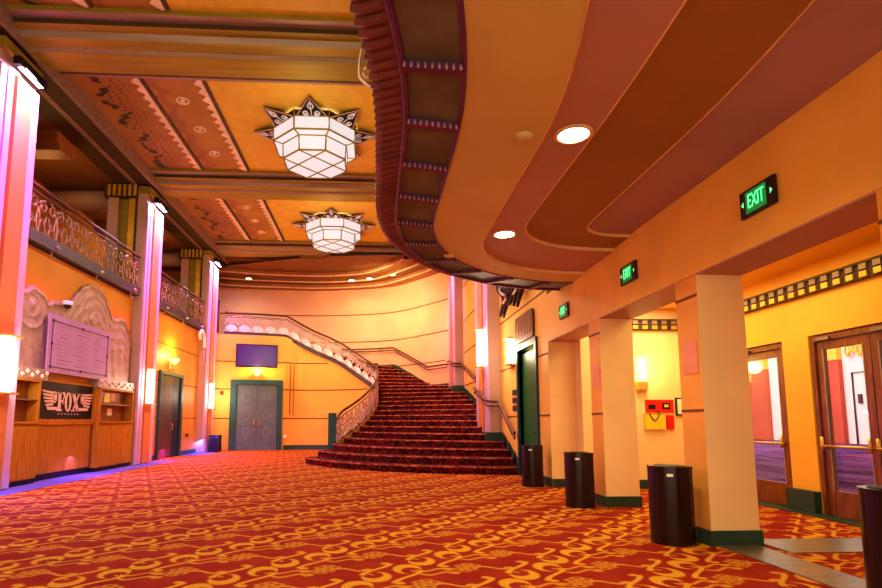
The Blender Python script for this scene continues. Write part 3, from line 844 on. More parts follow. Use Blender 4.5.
PIL = [('left pilaster nearest the camera, glowing pink and white beside the menu counter', 9.5, 10.58), ('middle left pilaster, pink lit, between the counter and the dark door', 15.9, 17.0), ('farthest left pilaster, pink lit, with black bin at its foot', 22.0, 23.1)]
for lbq, a, b in PIL:
    pilaster(lbq, a, b, XL + .002, -6.84, 8.235)
    m_ = (a + b) / 2
    light('AREA', 'pilaster_led', (-6.40, m_ + .15, 7.84), 150, (.62, .50, 1.), shape='RECTANGLE', size=.25, size_y=.9, aim=(-6.60, m_, 3.0))
    light('AREA', 'pilaster_led', (-6.05, m_ - .25, 7.6), 90, (1., .06, .65), shape='RECTANGLE', size=.2, size_y=.5, aim=(-6.76, m_, 4.2), spread=1.6)
for lbq, a, b in (('right wall pilaster beside the stairs with glowing sconce, nearer one', 14.4, 16.0), ('right wall pilaster at the stair landing, thin and pink lit, farther one', 20.5, 22.0)):
    t = pilaster(lbq, a, b, XR - .002, 3.10, 7.6, -1, False)
    MB().box(2.98, XR - .01, a - .03, b + .03, 0, .95 if a < 18 else 2.6).build('plinth', 'green', t)
    light('AREA', 'pilaster_led', (2.6, (a + b) / 2 - .5, 7.7), 70, (1., .25, .75), shape='RECTANGLE', size=.2, size_y=.9, aim=(3.1, (a + b) / 2, 3.5), spread=1.5)
# upper piers behind the left pilasters, striped, with gold capitals
for i, (a, b) in enumerate(((9.6, 10.75), (15.9, 17.0), (22.0, 23.1))):
    mb = MB()
    for x0, x1, dy, mi in ((-7.95, -7.66, -.02, 0), (-7.66, -7.36, .10, 1), (-7.36, -7.17, .02, 2), (-7.17, -7.102, .0, 3)):
        mb.box(x0, x1, a + dy, b - dy, ZG + .002, 7.858, mi)
    o = mb.build('upper_pier', ['pil_side', 'beam_gold', 'gold', 'beam_dark'])
    tag(o, ['striped pier on the gallery behind the nearest left pilaster', 'striped brown and gold pier on the gallery behind the middle left pilaster', 'striped brown and gold pier on the gallery behind the farthest left pilaster'][i], 'pier', 'striped piers along the gallery')
    mb = MB().box(-8.05, -7.102, a - .08, b + .08, 7.86, 8.255, 0)
    for k in range(6): mb.box(-7.95 + k * .15, -7.87 + k * .15, a - .10, a - .08, 7.9, 8.24, 1)
    c = mb.build('capital', ['beam_dark', 'gold'], o)
# rolled cross beams from the piers to the gallery wall
for yb in (16.45, 22.55):
    struct(MB().tube([(-9.9, yb, 7.98), (-8.07, yb, 7.98)], .30, 12).build('trim_roll', 'pil_side', None, True))
struct(MB().box(-10, XL + .002, -4, 23.4, ZG - .22, ZG).box(-10, -7.0, 23.4, 25.9, ZG - .22, ZG).build('floor_gallery', 'beam_dark'))

# sconces on pilasters and right wall
def sconce(loc, side, label, e, h=1.0, col=(1, .80, .55), m='sconce'):
    t = thing('wall_sconce', label, 'wall light', loc, 0, 'tall glowing wall sconces')
    n = 12
    prof = [(.13 * math.sin(PI * k / n), .15 * math.cos(PI * k / n)) for k in range(n + 1)]
    mb = MB().prism([(side * a, b) for a, b in prof], -h / 2, h / 2); mb.build('shade', m, t)
    MB().box(min(0, side * .18), max(0, side * .18), -.21, .21, -h / 2 - .04, -h / 2 - .005).build('bottom_cap', 'brass', t)
    MB().box(min(0, side * .18), max(0, side * .18), -.21, .21, h / 2 + .005, h / 2 + .04).build('top_cap', 'brass', t)
    light('POINT', 'sconce_lamp', (loc[0] + side * .42, loc[1], loc[2]), e, col, shadow_soft_size=.2)
    return t
sconce((-6.745, 10.15, 2.27), 1, 'tall white glowing sconce at the left edge on the nearest pilaster', 45)
sconce((-6.745, 16.5, 2.27), 1, 'tall white glowing sconce on the middle left pilaster', 45)
sconce((-6.745, 22.6, 2.27), 1, 'tall white glowing sconce on the farthest left pilaster above the black bin', 45)
sconce((3.0, 15.0, 3.3), -1, 'tall white glowing sconce on the pink right pilaster by the stairs', 60)
sconce((3.385, 13.1, 2.95), -1, 'small glowing sconce on the right wall just left of the green doorway', 30, .6)

def door_lamp(loc, rotz, label, e):
    t = thing('door_lamp', label, 'wall lamp', loc, rotz, 'small yellow lamps over doors')
    MB().box(-.05, .05, -.03, -.001, -.16, .02).build('bracket', 'brass', t)
    MB().lathe([(.03, .03), (.12, .09), (.17, .20), (.16, .21), (.1, .11), (.001, .07)], 16, (0, -.16, -.03)).build('bowl', 'lamp_yel', t, True)
    MB().tube([(0, -.02, -.1), (0, -.1, -.12), (0, -.16, -.02)], .015, 6).build('arm', 'brass', t)
    p = Matrix.Rotation(rotz, 4, 'Z') @ Vector((0, -.3, .28)); light('POINT', 'door_lamp_light', Vector(loc) + p, e * 2.2, (1, .74, .18), shadow_soft_size=.1)
dra = math.atan2(.75, 3.5)
door_lamp((-5.15, 23.84, 3.2), dra, 'small yellow lamp glowing above the grey double door under the monitor', 38)
door_lamp((XL + .002, 18.95, 3.2), PI / 2, 'small yellow lamp glowing above the dark door in the left wall', 38)

# ------------------------------------------------------------------ gallery railings on the left
def gallery_rail(y0, y1, label):
    t = thing('gallery_railing', label, 'railing', (-6.95, 0, ZG), 0, 'wrought iron gallery railings')
    MB().tube([(0, y0, .98), (0, y1, .98)], .04, 8).build('handrail', 'iron_rail', t, True)
    MB().tube([(0, y0, .84), (0, y1, .84)], .022, 6).build('under_rail', 'iron_rail', t, True)
    MB().box(-.06, .06, y0, y1, -.2, .05).build('bottom_rail', 'door_dark', t)
    n = round((y1 - y0) / .62); w_ = (y1 - y0) / n
    for i in range(n):
        c = y0 + (i + .5) * w_; sc = MB()
        f = lambda u, v: (0, c + u, v)
        for s_ in (-1, 1):
            sc.tube([f(s_ * u, v) for u, v in spiral(.15, .62, .02, .14, PI * .3, 1.3)], .014, 5)
            sc.tube([f(s_ * u, v) for u, v in spiral(.16, .30, .015, .10, -PI * .6, 1.2)], .012, 5)
            sc.tube([f(s_ * u, v) for u, v in [(.02, .06), (.06, .3), (.02, .52), (.10, .74), (.25, .80)]], .014, 5)
            sc.tube([f(s_ * u, v) for u, v in [(.28, .06), (.22, .25), (.28, .45)]], .014, 5)
        sc.build('scroll_panel', 'scroll_gold', t)
        if i % 3 == 1:
            d = MB().tube([f(-.06, -.14), f(-.10, -.26), f(-.02, -.36), f(.05, -.30)], .02, 5); d.lathe([(.001, -.04), (.07, 0), (.001, .05)], 8, (.07, c, -.1)); d.build('pendant', 'scroll', t)
gallery_rail(10.8, 15.85, 'ornate wrought iron gallery railing above the counter, between the first two left pilasters')
gallery_rail(17.05, 21.95, 'ornate wrought iron gallery railing above the dark left door, between the farther pilasters')

# ------------------------------------------------------------------ counter, sign, board on the left wall
def cabinet(y0, y1, label):
    t = thing('counter_cabinet', label, 'cabinet', (0, 0, 0), 0, 'wooden counter cabinets')
    MB().box(XL + .005, -6.86, y0, y1, .10, 1.20).build('carcass', 'wood', t)
    n = max(1, round((y1 - y0) / .6)); w_ = (y1 - y0) / n
    for k in range(n): MB().box(-6.858, -6.84, y0 + k * w_ + .006, y0 + (k + 1) * w_ - .006, .12, 1.14).build('door', 'wood', t, bevel=.003)
    MB().box(XL + .005, -6.82, y0, y1, 1.20, 1.24).build('worktop', 'wood', t)
    MB().box(XL + .005, -6.88, y0, y1, 0.001, .098).build('toe_kick', 'soot', t)
    return t
cabinet(10.6, 11.50, 'orange wood base cabinet at the left end of the counter, beside the near pilaster')
cabinet(13.92, 15.80, 'orange wood base cabinet at the right end of the counter, under the open shelves')
t = thing('service_counter', 'recessed orange wood counter front under the black winged sign', 'counter')
MB().box(XL + .005, -7.0, 11.52, 13.90, .14, 1.17).build('panel', 'wood', t)
MB().box(XL + .005, -6.96, 11.52, 13.90, 1.172, 1.235).build('ledge', 'wood', t)
MB().box(XL + .005, -7.03, 11.52, 13.90, 0.001, .138).build('toe_kick', 'soot', t)
MB().box(-6.998, -6.985, 13.80, 13.86, .14, 1.17).build('end_stile', 'wood_dark', t)
def shelves(y0, y1, label, papers):
    t = thing('open_shelf_unit', label, 'shelf unit', (0, 0, 0), 0, 'open shelf units on the counter')
    MB().box(XL + .005, XL + .02, y0, y1, 1.242, 2.04).build('back_panel', 'wood_dark', t)
    for q in (y0, y1 - .05): MB().box(XL + .021, -6.86, q, q + .05, 1.242, 2.04).build('side_panel', 'wood', t)
    MB().box(XL + .02, -6.85, y0, y1, 2.042, 2.08).build('top_board', 'wood', t)
    MB().box(XL + .02, -6.88, y0 + .052, y1 - .052, 1.66, 1.685).build('shelf', 'chrome', t)
shelves(10.6, 11.50, 'dark open shelf unit on the left end of the counter, left of the winged sign', 0)
shelves(13.92, 15.80, 'dark open shelf unit with steel shelf on the right end of the counter', 1)
tag(MB().box(XL + .022, XL + .03, 14.55, 14.85, 1.74, 1.98).build('notice_card', 'yellow_bag'), 'yellow card pinned inside the upper right shelf compartment', 'card')
tag(MB().box(XL + .022, XL + .03, 14.9, 15.15, 1.78, 1.98).build('notice_card', 'pink_paper'), 'pinkish card pinned inside the upper right shelf, right of the yellow one', 'card')
tag(MB().box(XL + .022, XL + .03, 14.75, 15.0, 1.40, 1.58).build('notice_card', 'paper'), 'small pale card inside the lower right shelf compartment', 'card')
for y0, y1, lbq in ((10.6, 11.75, 'embossed silver box trim on top of the left shelf unit'), (13.85, 15.8, 'embossed silver box trim on top of the right shelf unit')):
    t = thing('embossed_cornice', lbq, 'cornice', (0, 0, 0), 0, 'embossed silver cornices above the shelves')
    MB().box(XL + .005, -6.88, y0, y1, 2.085, 2.32).build('body', 'silver', t, bevel=.02)
    s = MB(); n = int((y1 - y0) / .16)
    for k in range(n): s.lathe([(.001, -.05), (.05, 0), (.001, .05)], 8, (-6.875, y0 + .12 + k * .16, 2.24 - .07 * (k % 2)))
    s.build('boss', 'white_gilt', t, True)
# winged sign
t = thing('winged_sign', 'black sign reading FOX in pink letters between two wings', 'sign', (-7.02, 12.72, 1.69))
MB().box(-.07, -.005, -1.18, 1.18, -.40, .40).build('sign_panel', 'soot', t)
mb = MB()
for y0, y1, z0, z1 in ((-1.2, 1.2, .40, .45), (-1.2, 1.2, -.45, -.40), (-1.2, -1.15, -.4, .4), (1.15, 1.2, -.4, .4)): mb.box(-.07, .02, y0, y1, z0, z1)
mb.build('sign_frame', 'wood', t)
def poly_yz(name, polys, m, x=0., par=None):
    mb = MB()
    for p in polys: mb.plate([(x - .008, a, b) for a, b in p], (1, 0, 0), .012)
    return mb.build(name, m, par)
F = [[(-.36, -.22), (-.16, -.22), (-.16, -.19), (-.21, -.17), (-.21, .2), (-.31, .2), (-.31, -.17), (-.36, -.19)], [(-.36, .2), (-.06, .2), (-.06, .07), (-.09, .07), (-.12, .16), (-.36, .17)], [(-.21, .03), (-.13, .03), (-.13, .09), (-.11, .09), (-.11, -.07), (-.13, -.07), (-.13, -.02), (-.21, -.02)]]
poly_yz('letter', F, 'signpink', .004, t)
O = []
for k in range(24):
    a, b = 2 * PI * k / 24, 2 * PI * (k + 1) / 24; oc = .08
    O.append([(oc + .13 * math.cos(a), -.01 + .22 * math.sin(a)), (oc + .13 * math.cos(b), -.01 + .22 * math.sin(b)), (oc + .055 * math.cos(b), -.01 + .18 * math.sin(b)), (oc + .055 * math.cos(a), -.01 + .18 * math.sin(a))])
poly_yz('letter', O, 'signpink', .004, t)
Xl = [[(.22, .2), (.34, .2), (.56, -.22), (.44, -.22)], [(.50, .2), (.54, .2), (.30, -.22), (.26, -.22)], [(.20, .2), (.36, .2), (.36, .17), (.20, .17)], [(.46, .2), (.58, .2), (.58, .17), (.46, .17)], [(.22, -.22), (.36, -.22), (.36, -.19), (.22, -.19)], [(.42, -.22), (.60, -.22), (.60, -.19), (.42, -.19)]]
poly_yz('letter', Xl, 'signpink', .004, t)
for s_ in (-1, 1):
    cx = .12
    f = [[(cx + s_ * (.44 + 0 * .0), -.2), (cx + s_ * .80, -.2), (cx + s_ * .86, -.13), (cx + s_ * .44, -.13)]]
    for k in range(5):
        f.append([(cx + s_ * .62, -.10 + k * .062), (cx + s_ * (.88 + .035 * k), -.12 + k * .075), (cx + s_ * (.90 + .04 * k), -.075 + k * .075), (cx + s_ * .62, -.05 + k * .062)])
    for k in range(10):
        a, b = 2 * PI * k / 10, 2 * PI * (k + 1) / 10; o_ = cx + s_ * .57
        f.append([(o_ + .085 * math.cos(a), .08 + .13 * math.sin(a)), (o_ + .085 * math.cos(b), .08 + .13 * math.sin(b)), (o_ + .055 * math.cos(b), .08 + .10 * math.sin(b)), (o_ + .055 * math.cos(a), .08 + .10 * math.sin(a))])
    f.append([(o_ - .03, .02), (o_ + .05, .02), (o_ + .05, .14), (o_ - .03, .14)])
    poly_yz('wing', f, 'signpink', .003, t)
poly_yz('small_lettering', [[(-.3 + .13 * k, -.30), (-.25 + .13 * k, -.30), (-.25 + .13 * k, -.265), (-.3 + .13 * k, -.265)] for k in range(7)], 'plum', .002, t)
# donor board and carved relief
t = thing('donor_board', 'large pink framed board with rows of fine dark writing above the counter', 'board', (-6.90, 13.0, 2.90))
MB().box(-.03, .0, -1.32, 1.34, -.62, .63).build('panel', 'board', t, bevel=.01)
mb = MB()
for y0, y1, z0, z1 in ((-1.2, 1.22, .49, .505), (-1.2, 1.22, -.505, -.49), (-1.2, -1.185, -.5, .5), (1.205, 1.22, -.5, .5)): mb.box(.001, .008, y0, y1, z0, z1)
for yy, zz in ((-1.19, .5), (1.21, .5), (-1.19, -.5), (1.21, -.5), (0, .5), (0, -.5), (-1.19, 0), (1.21, 0)): mb.box(.002, .012, yy - .03, yy + .03, zz - .03, zz + .03)
mb.build('border_line', 'ink', t)
mb = MB(); random.seed(5)
for r in range(11):
    for k in range(3):
        y0 = -1.05 + k * .75 + random.uniform(0, .15); z0 = .41 - r * .082; big = random.random() < .25
        mb.box(.001, .003, y0, y0 + random.uniform(.25, .55), z0, z0 + (.010 if big else .0035))
o = mb.build('writing', 'ink', t); o['kind'] = 'stuff'

def relief():
    ny, nz = 190, 100; y0, y1, z0, z1 = 10.62, 15.75, 2.33, 4.75
    KN = [(10.6, 3.3), (10.8, 3.6), (10.97, 3.87), (11.3, 4.02), (11.6, 3.95), (11.8, 3.78), (12.0, 3.86), (12.3, 3.90), (12.5, 3.84), (12.7, 3.98), (12.9, 4.25), (13.2, 4.50), (13.5, 4.62), (13.85, 4.62), (14.15, 4.52), (14.4, 4.25), (14.6, 4.02), (14.85, 4.0), (15.1, 4.08), (15.35, 4.06), (15.55, 3.85), (15.8, 3.4)]
    def top(y):
        for (a, za), (b, zb) in zip(KN, KN[1:]):
            if a <= y <= b: k = (y - a) / (b - a); k = k * k * (3 - 2 * k); return za + (zb - za) * k
        return KN[-1][1]
    def hgt(y, z):
        h = .045; e = top(y) - z
        h += .030 * max(0, 1 - abs(e - .07) / .07)                       # raised rim
        h += .016 * (1 - abs(math.sin(e * 11))) if e < 1.0 and y > 12.6 else 0   # strands following the crest
        r = math.hypot(y - 13.75, (z - 3.75) * 1.1); h += .022 * (1 - abs(math.sin(r * 12 + .6 * math.atan2(z - 3.75, y - 13.75)))) if r < .7 else 0
        r = math.hypot(y - 11.28, z - 3.62); h += .035 * math.exp(-(r / .13) ** 2) + (.022 * (1 - abs(math.sin(r * 13))) if r < .5 else 0)
        if z < 3.3: h += .020 * (1 - abs(math.sin(y * 8 + .8 * math.sin(z * 2.5))))
        return h
    mb = MB(); idx = {}
    vs = []
    for i in range(ny + 1):
        y = y0 + (y1 - y0) * i / ny; tp = top(y)
        for j in range(nz + 1):
            z = z0 + (tp - z0) * j / nz
            idx[i, j] = len(vs); vs.append((XL + .02 + max(.01, hgt(y, z)), y, z))
    fs = []
    for i in range(ny):
        for j in range(nz): fs.append((idx[i, j], idx[i + 1, j], idx[i + 1, j + 1], idx[i, j + 1]))
    mb.add(vs, fs)
    # closing rim back to the wall
    rim = [idx[i, nz] for i in range(ny + 1)]
    b0 = [(XL + .003, vs[k][1], vs[k][2]) for k in rim]; ff = [vs[k] for k in rim]; n = len(rim)
    mb.add(ff + b0, [(i, i + 1, n + i + 1, n + i) for i in range(n - 1)])
    for e_ in (0, ny):
        col = [idx[e_, j] for j in range(nz + 1)]; n = len(col)
        mb.add([vs[k] for k in col] + [(XL + .003, vs[k][1], vs[k][2]) for k in col], [(i, i + 1, n + i + 1, n + i) for i in range(n - 1)])
    return mb.build('carved_relief', 'silver', None, True)
tag(relief(), 'carved silvery plaster relief with a great wave crest behind the pink board', 'relief')
t = thing('security_camera', 'small white dome security camera on the relief above the pink board', 'camera', (-6.90, 12.3, 3.84))
MB().lathe([(.001, .10), (.10, .08), (.11, .0), (.09, -.01)], 16).build('dome_base', 'paper', t, True)
MB().lathe([(.08, -.01), (.07, -.06), (.03, -.09), (.001, -.095)], 16).build('dome_lens', 'black', t, True)

# floor-level coloured LED strips under the counter toe-kicks
light('AREA', 'toe_kick_led', (-6.60, 9.4, .55), 60, (.06, .10, 1.), shape='RECTANGLE', size=.15, size_y=3.0, aim=(-6.45, 9.4, 0))
light('AREA', 'toe_kick_led', (-6.62, 13., .55), 70, (.30, .10, 1.), shape='RECTANGLE', size=.15, size_y=3.6, aim=(-6.45, 13., 0))
light('AREA', 'toe_kick_led', (-6.70, 18.6, .6), 220, (1., .04, .55), shape='RECTANGLE', size=.2, size_y=3.2, aim=(-6.2, 18.6, 0))
light('AREA', 'toe_kick_led', (-6.70, 21.9, .6), 60, (.10, .12, 1.), shape='RECTANGLE', size=.15, size_y=1.8, aim=(-6.4, 21.9, 0))

# ------------------------------------------------------------------ doors of the hall
t = bpy.data.objects.new('door_3', None); C.objects.link(t); struct(t); t.location = (XL, 19.1, 0)
MB().box(.0, .10, -1.06, -.96, 0, 2.92).box(.0, .10, .90, 1.06, 0, 2.92).box(.0, .10, -.96, .90, 2.80, 2.92).build('door_frame', 'teal', t)
MB().box(.005, .05, -.955, .20, .01, 2.79).build('door_leaf', 'door_dark', t)
MB().box(.005, .05, .21, .895, .01, 2.79).build('door_leaf', 'blue_dark', t)
MB().tube([(.05, .12, .95), (.11, .12, .95), (.11, .12, 1.15), (.05, .12, 1.15)], .014, 6).build('handle', 'brass', t)
t = bpy.data.objects.new('door_4', None); C.objects.link(t); struct(t); t.location = (-5.15, 23.85, 0); t.rotation_euler = (0, 0, dra)
MB().box(-1.10, -.84, -.16, -.01, 0, 3.02).box(.88, 1.10, -.16, -.01, 0, 3.02).box(-.84, .88, -.16, -.01, 2.82, 3.02).build('door_frame', 'teal', t, bevel=.01)
for a, b in ((-.835, .015), (.025, .875)):
    lf = MB().box(a, b, -.08, -.02, .01, 2.81).build('door_leaf', 'grey_door', t)
    k = MB()
    for zz in (.75, 1.5, 2.3): k.tube([((a + b) / 2 + .14 * math.cos(u * PI / 6), -.085, zz + .2 * math.sin(u * PI / 6)) for u in range(12)], .010, 4, closed=True)
    k.build('embossing', 'silver', lf)
    c = b - .10 if a < 0 and b < .1 else a + .10
    MB().tube([(c, -.08, 1.0), (c, -.15, 1.02), (c, -.15, 1.28), (c, -.08, 1.30)], .02, 6).build('handle', 'brass', lf, True)
t = bpy.data.objects.new('door_5', None); C.objects.link(t); struct(t)
MB().box(XR - .05, XR + .2, 11.02, 11.15, 0, 3.02).box(XR - .05, XR + .2, 12.5, 12.62, 0, 3.02).box(XR - .05, XR + .2, 11.15, 12.5, 2.88, 3.02).build('door_frame', 'teal', t)
lf = MB().box(XR + .06, XR + .10, 11.42, 12.49, .01, 2.80).build('door_leaf', 'green_door', t)
MB().tube([(XR + .06, 11.6, 1.0), (XR + .0, 11.6, 1.0), (XR + .0, 11.72, 1.0)], .018, 6).build('handle', 'chrome', lf)
MB().box(XR + .3, XR + .34, 11.22, 11.38, 1.9, 2.8).build('light_panel', 'ext_glow', t)

# monitor over the back door
t = thing('monitor', 'flat black framed screen showing plain violet, above the grey double door', 'monitor', (-5.14, 23.62, 4.06), dra)
t.rotation_euler = (-.10, 0, dra + .04)
MB().box(-.88, .88, -.03, .03, -.51, .51).build('casing', 'soot', t, bevel=.01)
MB().box(-.83, .83, -.036, -.031, -.455, .455).build('screen', 'screen', t)
MB().box(-.2, .2, .031, .13, -.2, .2).build('wall_mount', 'iron', t)
struct(MB().tube([(-3.75, 24.09, 3.72), (-3.75, 24.09, 1.5), (-3.6, 24.11, 1.5), (-3.6, 24.11, 3.72)], .02, 6).build('trim_conduit', 'groove'))
tag(MB().box(-6.62, -6.48, 23.50, 23.53, 2.36, 2.52).build('fire_alarm', 'red'), 'small red fire alarm box on the wall left of the grey double door', 'fire alarm')
tag(MB().box(-3.98, -3.86, 24.02, 24.05, .5, .64).build('outlet_plate', 'paper'), 'small white outlet plate right of the grey double door', 'outlet')
t = thing('vent_grille', 'small dark wall plate on the left wall near the floor beside the dark door', 'vent', (XL + .002, 21.0, .72))
MB().box(0, .02, -.14, .14, -.05, .05).build('plate', 'iron', t)
t = thing('scroll_bracket', 'pale curved scroll bracket beside the farthest left pilaster, under the gallery', 'bracket', (-6.85, 21.5, 4.5))
MB().tube(spline([(0, .35, -.35), (0, .28, .1), (0, .0, .3), (0, -.25, .12), (0, -.2, -.08)], 6), .06, 8).build('scroll', 'fan', t, True)
MB().tube([(0, .35, -.35), (0, .35, -1.3)], .035, 8).build('stem', 'pil_side', t, True)
t = thing('post', 'dark post ending the stair railing by the farthest left pilaster', 'post', (-6.9, 23.65, ZG))
MB().box(-.07, .07, -.07, .07, .02, 1.3).build('shaft', 'iron_rail', t, bevel=.01); MB().lathe([(.001, 1.5), (.09, 1.42), (.1, 1.36), (.05, 1.305)], 10).build('finial', 'iron', t, True)

# ------------------------------------------------------------------ bins
def bin_(loc, label):
    t = thing('litter_bin', label, 'bin', loc, 0, 'half round litter bins along the right wall')
    n = 18; r = .205
    D = [(-r * math.cos(a) + 0., r * math.sin(a)) for a in [-PI / 2 + PI * k / n for k in range(n + 1)]]
    D = D + [(.10, r), (.16, r * .8), (.16, -r * .8), (.10, -r)]
    MB().prism(D, .03, .76).build('body', 'can', t)
    D2_ = [(x_ * 1.02, y_ * 1.02) for x_, y_ in D]
    MB().prism(D2_, 0.001, .029).build('foot_rim', 'black', t)
    MB().prism(D2_, .761, .785).build('top_rim', 'can', t)
    MB().prism([(x_ * .75, y_ * .75) for x_, y_ in D], .786, .79).build('opening', 'soot', t)
    a = -PI * .36
    px_, py_ = -r * math.cos(a) - .004, r * math.sin(a) - .004
    u = Vector((-math.sin(a) * -1, math.cos(a) * -1, 0))
    tb = MB(); c = Vector((px_, py_, .70)); tv = Vector((r * math.sin(a), r * math.cos(a), 0)).normalized()
    tb.plate([c - tv * .03 + Vector((0, 0, -.015)), c + tv * .03 + Vector((0, 0, -.015)), c + tv * .03 + Vector((0, 0, .015)), c - tv * .03 + Vector((0, 0, .015))], (tv.y, -tv.x, 0), .002)
    tb.build('label_plate', 'paper', t)
    return t
b0 = bin_((3.60, 3.62, 0), 'dark burgundy litter bin cut off by the bottom right corner, nearest the camera')
dup(b0, 'dark burgundy litter bin against the large pillar, second from the camera', (3.09, 5.62, 0))
dup(b0, 'dark burgundy litter bin by the opening left of the middle pillar, third from the camera', (3.03, 8.0, 0))
dup(b0, 'farthest dark burgundy litter bin, in front of the green doorway', (3.06, 10.5, 0))
t = thing('waste_bin', 'small square black bin at the foot of the farthest left pilaster', 'bin', (-6.45, 22.45, 0))
MB().prism([(-.2, -.2), (.2, -.2), (.2, .2), (-.2, .2)], 0.001, .62).build('body', 'black', t, bevel=.02)
MB().box(-.21, .21, -.21, .21, .622, .68).build('lid', 'soot', t, bevel=.015)

# ------------------------------------------------------------------ exit signs
def exit_sign(y, label):
    t = thing('exit_sign', label, 'exit sign', (XR - .004, y, 3.21), 0, 'green exit signs above the openings')
    MB().box(-.03, 0, -.215, .215, -.125, .125).build('housing', 'iron', t, bevel=.006)
    MB().box(-.034, -.031, -.12, .135, -.10, .10).build('face', 'exit_green', t)
    mt = Matrix(((0, 0, -1, -.036), (-1, 0, 0, .005), (0, 1, 0, 0), (0, 0, 0, 1)))
    text_mesh('lettering', 'EXIT', .185, 'exit_letter', t, mt, .002, sx=.55)
    mb = MB()
    for s_ in (-1, 1): mb.add([(-.032, s_ * .165, -.03), (-.032, s_ * .165, .03), (-.032, s_ * .195, 0)], [(0, 1, 2)])
    mb.build('arrow', 'exit_letter', t)
exit_sign(4.41, 'green lit EXIT sign above the nearest opening, largest of the three')
exit_sign(6.87, 'green lit EXIT sign above the middle opening')
exit_sign(9.36, 'green lit EXIT sign above the farthest opening, smallest of the three')

# notices, posters, plaque, ornament
tag(MB().box(XR - .008, XR - .001, 5.47, 5.73, 1.75, 2.10).build('wall_notice', 'pink_paper'), 'pale pink notice on the large pillar behind the second nearest bin', 'notice', 'pink notices on the pillars')
tag(MB().box(XR - .008, XR - .001, 7.96, 8.20, 1.75, 2.10).build('wall_notice', 'pink_paper'), 'pale pink notice on the middle pillar', 'notice', 'pink notices on the pillars')
t = thing('extinguisher_sign', 'red and black poster strip on the cream vestibule wall', 'poster', (5.38, 9.995, 1.53))
MB().box(-.27, .27, -.02, 0, -.12, .12).build('board', 'red', t)
mb = MB().box(-.22, -.08, -.024, -.021, -.06, .03).box(.05, .2, -.024, -.021, -.06, .06)
mb.build('print', 'soot', t)
MB().box(.09, .17, -.027, -.025, -.02, .03).build('emblem', 'yellow_bag', t)
t = thing('yellow_bag', 'yellow bag with dark string handles hanging below the red poster strip', 'bag', (5.27, 10.0, 1.26))
MB().prism([(-.2, -.06), (.2, -.06), (.2, 0), (-.2, 0)], -.17, .13).build('body', 'yellow_bag', t, bevel=.01)
MB().tube(spline([(-.12, -.065, .13), (-.02, -.07, .0), (.08, -.065, .13), (.02, -.07, .2)], 5), .010, 5).build('handle', 'ink', t)
tag(MB().box(5.50, 5.64, 9.96, 10.0, 1.10, 1.36).build('red_box', 'red'), 'small red box on the cream wall right of the yellow bag', 'box')
t = thing('framed_notice', 'white notice in dark frame on the cream vestibule wall', 'picture frame', (5.83, 9.99, 1.52))
MB().box(-.14, .14, -.03, 0, -.17, .17).build('frame', 'green', t); MB().box(-.11, .11, -.034, -.031, -.14, .14).build('paper', 'paper', t)
t = thing('vestibule_sconce', 'yellow glowing wall lamp on the cream vestibule wall above the red poster', 'wall light', (5.05, 9.99, 2.2))
MB().prism([(-.1, 0), (-.07, -.09), (.07, -.09), (.1, 0)], -.2, .27).build('shade', 'lamp_yel', t)
MB().prism([(-.11, 0), (-.08, -.1), (.08, -.1), (.11, 0)], -.36, -.21).build('bracket', 'brass', t)
light('POINT', 'vestibule_sconce_lamp', (5.05, 9.7, 2.25), 12, (1, .75, .3), shadow_soft_size=.12)

def rrect(w_, h_, r, n=5):
    p = []
    for cx, cy, a0 in ((w_ - r, h_ - r, 0), (-w_ + r, h_ - r, PI / 2), (-w_ + r, -h_ + r, PI), (w_ - r, -h_ + r, 1.5 * PI)):
        for k in range(n + 1): p.append((cx + r * math.cos(a0 + k / n * PI / 2), cy + r * math.sin(a0 + k / n * PI / 2)))
    return p
t = thing('wall_plaque', 'brown rounded plaque with raised squares above the green doorway', 'plaque', (XR - .004, 11.9, 3.36))
MB().plate([(-.05, a, b) for a, b in rrect(.72, .31, .12)], (1, 0, 0), .05).build('panel', 'plaque', t)
mb = MB()
for i in range(5):
    for j in range(2): mb.box(-.06, -.051, -.56 + i * .23, -.38 + i * .23, -.2 + j * .21, -.02 + j * .21)
mb.build('raised_square', 'wood_dark', t)
t = thing('iron_ornament', 'dark wrought iron leaf ornament hanging high on the right wall past the balcony', 'ornament', (3.30, 12.4, 4.2))
for k in range(7):
    yy = -1.0 + k * .33
    MB().tube(spline([(0, yy, .9), (-.14, yy + .10, .5), (-.04, yy - .10, .15), (-.12, yy + .05, -.12 - .28 * ((k * 3) % 4) / 3)], 5), [.03 + .06 * math.sin(PI * q / 15) for q in range(16)], 6).build('leaf_blade', 'iron', t, True)
MB().box(-.05, .05, -1.1, 1.1, .88, .98).build('cross_bar', 'iron', t)
for k in range(2):
    MB().tube(spline([(-.12, -.5 + k, .8), (-.2, -.3 + k, .3), (-.15, -.7 + k, .05), (-.15, -.4 + k, -.05)], 5), .03, 6).build('tendril', 'scroll', t, True)
t = thing('switch_panel', 'stack of small dark switch plates on the right wall beside the green doorway', 'switch', (XR - .003, 12.95, 1.75))
for k in range(3): MB().box(-.02, 0, -.18, .18, -.26 + k * .19, -.13 + k * .19).build('switch_plate', 'iron', t)

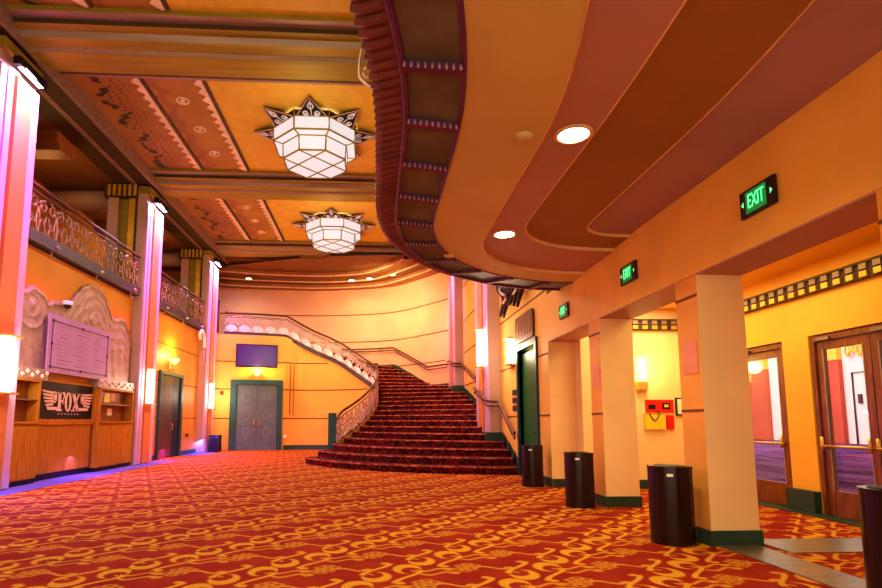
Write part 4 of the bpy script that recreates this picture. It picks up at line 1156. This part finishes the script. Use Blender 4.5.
# ------------------------------------------------------------------ lights, world, camera
wld = bpy.data.worlds.new('world'); SC.world = wld; wld.use_nodes = True
bg = wld.node_tree.nodes['Background']; bg.inputs[0].default_value = (1., .90, .58, 1); bg.inputs[1].default_value = .8
light('POINT', 'side_room_lamp', (3.75, 11.7, 2.5), 26, (.95, 1, .75), shadow_soft_size=.15)
light('AREA', 'vestibule_lamp', (4.9, 7.4, 3.38), 45, (1, .86, .34), shape='RECTANGLE', size=1.2, size_y=3.5)
light('AREA', 'vestibule_lamp', (4.9, 9.2, 3.38), 22, (1, .88, .46), shape='RECTANGLE', size=1.2, size_y=.8)
light('AREA', 'street_daylight', (15, 30, 14), 3600, (1, .97, 1.), shape='RECTANGLE', size=14, size_y=30, aim=(26, 30, 3))
light('AREA', 'stair_cove', (-.4, 22.4, 7.0), 150, (1, .76, .48), shape='DISK', size=2.0, aim=(1.0, 25.5, 4.5))
light('POINT', 'gallery_lamp', (-8.7, 14.0, 7.3), 22, (1, .66, .25), shadow_soft_size=.4)
light('POINT', 'gallery_lamp', (-8.7, 19.8, 7.3), 22, (1, .66, .25), shadow_soft_size=.4)
light('POINT', 'alcove_lamp', (-3.2, 22.2, 4.4), 30, (1, .66, .22), shadow_soft_size=.5)
light('AREA', 'hall_fill', (-3.5, 2.5, 6.5), 170, (1, .92, .58), shape='RECTANGLE', size=5, size_y=5, aim=(-2.5, 9, 0))  # added fill over the near hall, no fixture modelled

light('AREA', 'rear_fill', (-1.0, -3.6, 1.7), 150, (1, .95, .66), shape='RECTANGLE', size=9, size_y=3, aim=(-1.0, 9, 2.6))  # added fill behind the camera for facing surfaces and the soffit
cam = bpy.data.cameras.new('camera'); co = bpy.data.objects.new('camera', cam); C.objects.link(co); SC.camera = co
Fpx, PX, PY = 540., 405., 361.
cam.sensor_width = 36; cam.lens = Fpx / 882 * 36; cam.shift_x = (441 - PX) / 882; cam.shift_y = (PY - 294) / 882
cam.clip_end = 200
pit = math.atan((421 - PY) / Fpx); yaw = math.atan((PX - 375) / math.hypot(Fpx, 421 - PY))
co.location = (0, 0, 1.25); co.rotation_euler = (PI / 2 + pit, 0, -yaw)
SC.view_settings.view_transform = 'Standard'; SC.view_settings.look = 'Medium High Contrast'; SC.view_settings.exposure = 0.05

SC.cycles.max_bounces = 7; SC.cycles.diffuse_bounces = 5; SC.cycles.sample_clamp_indirect = 6
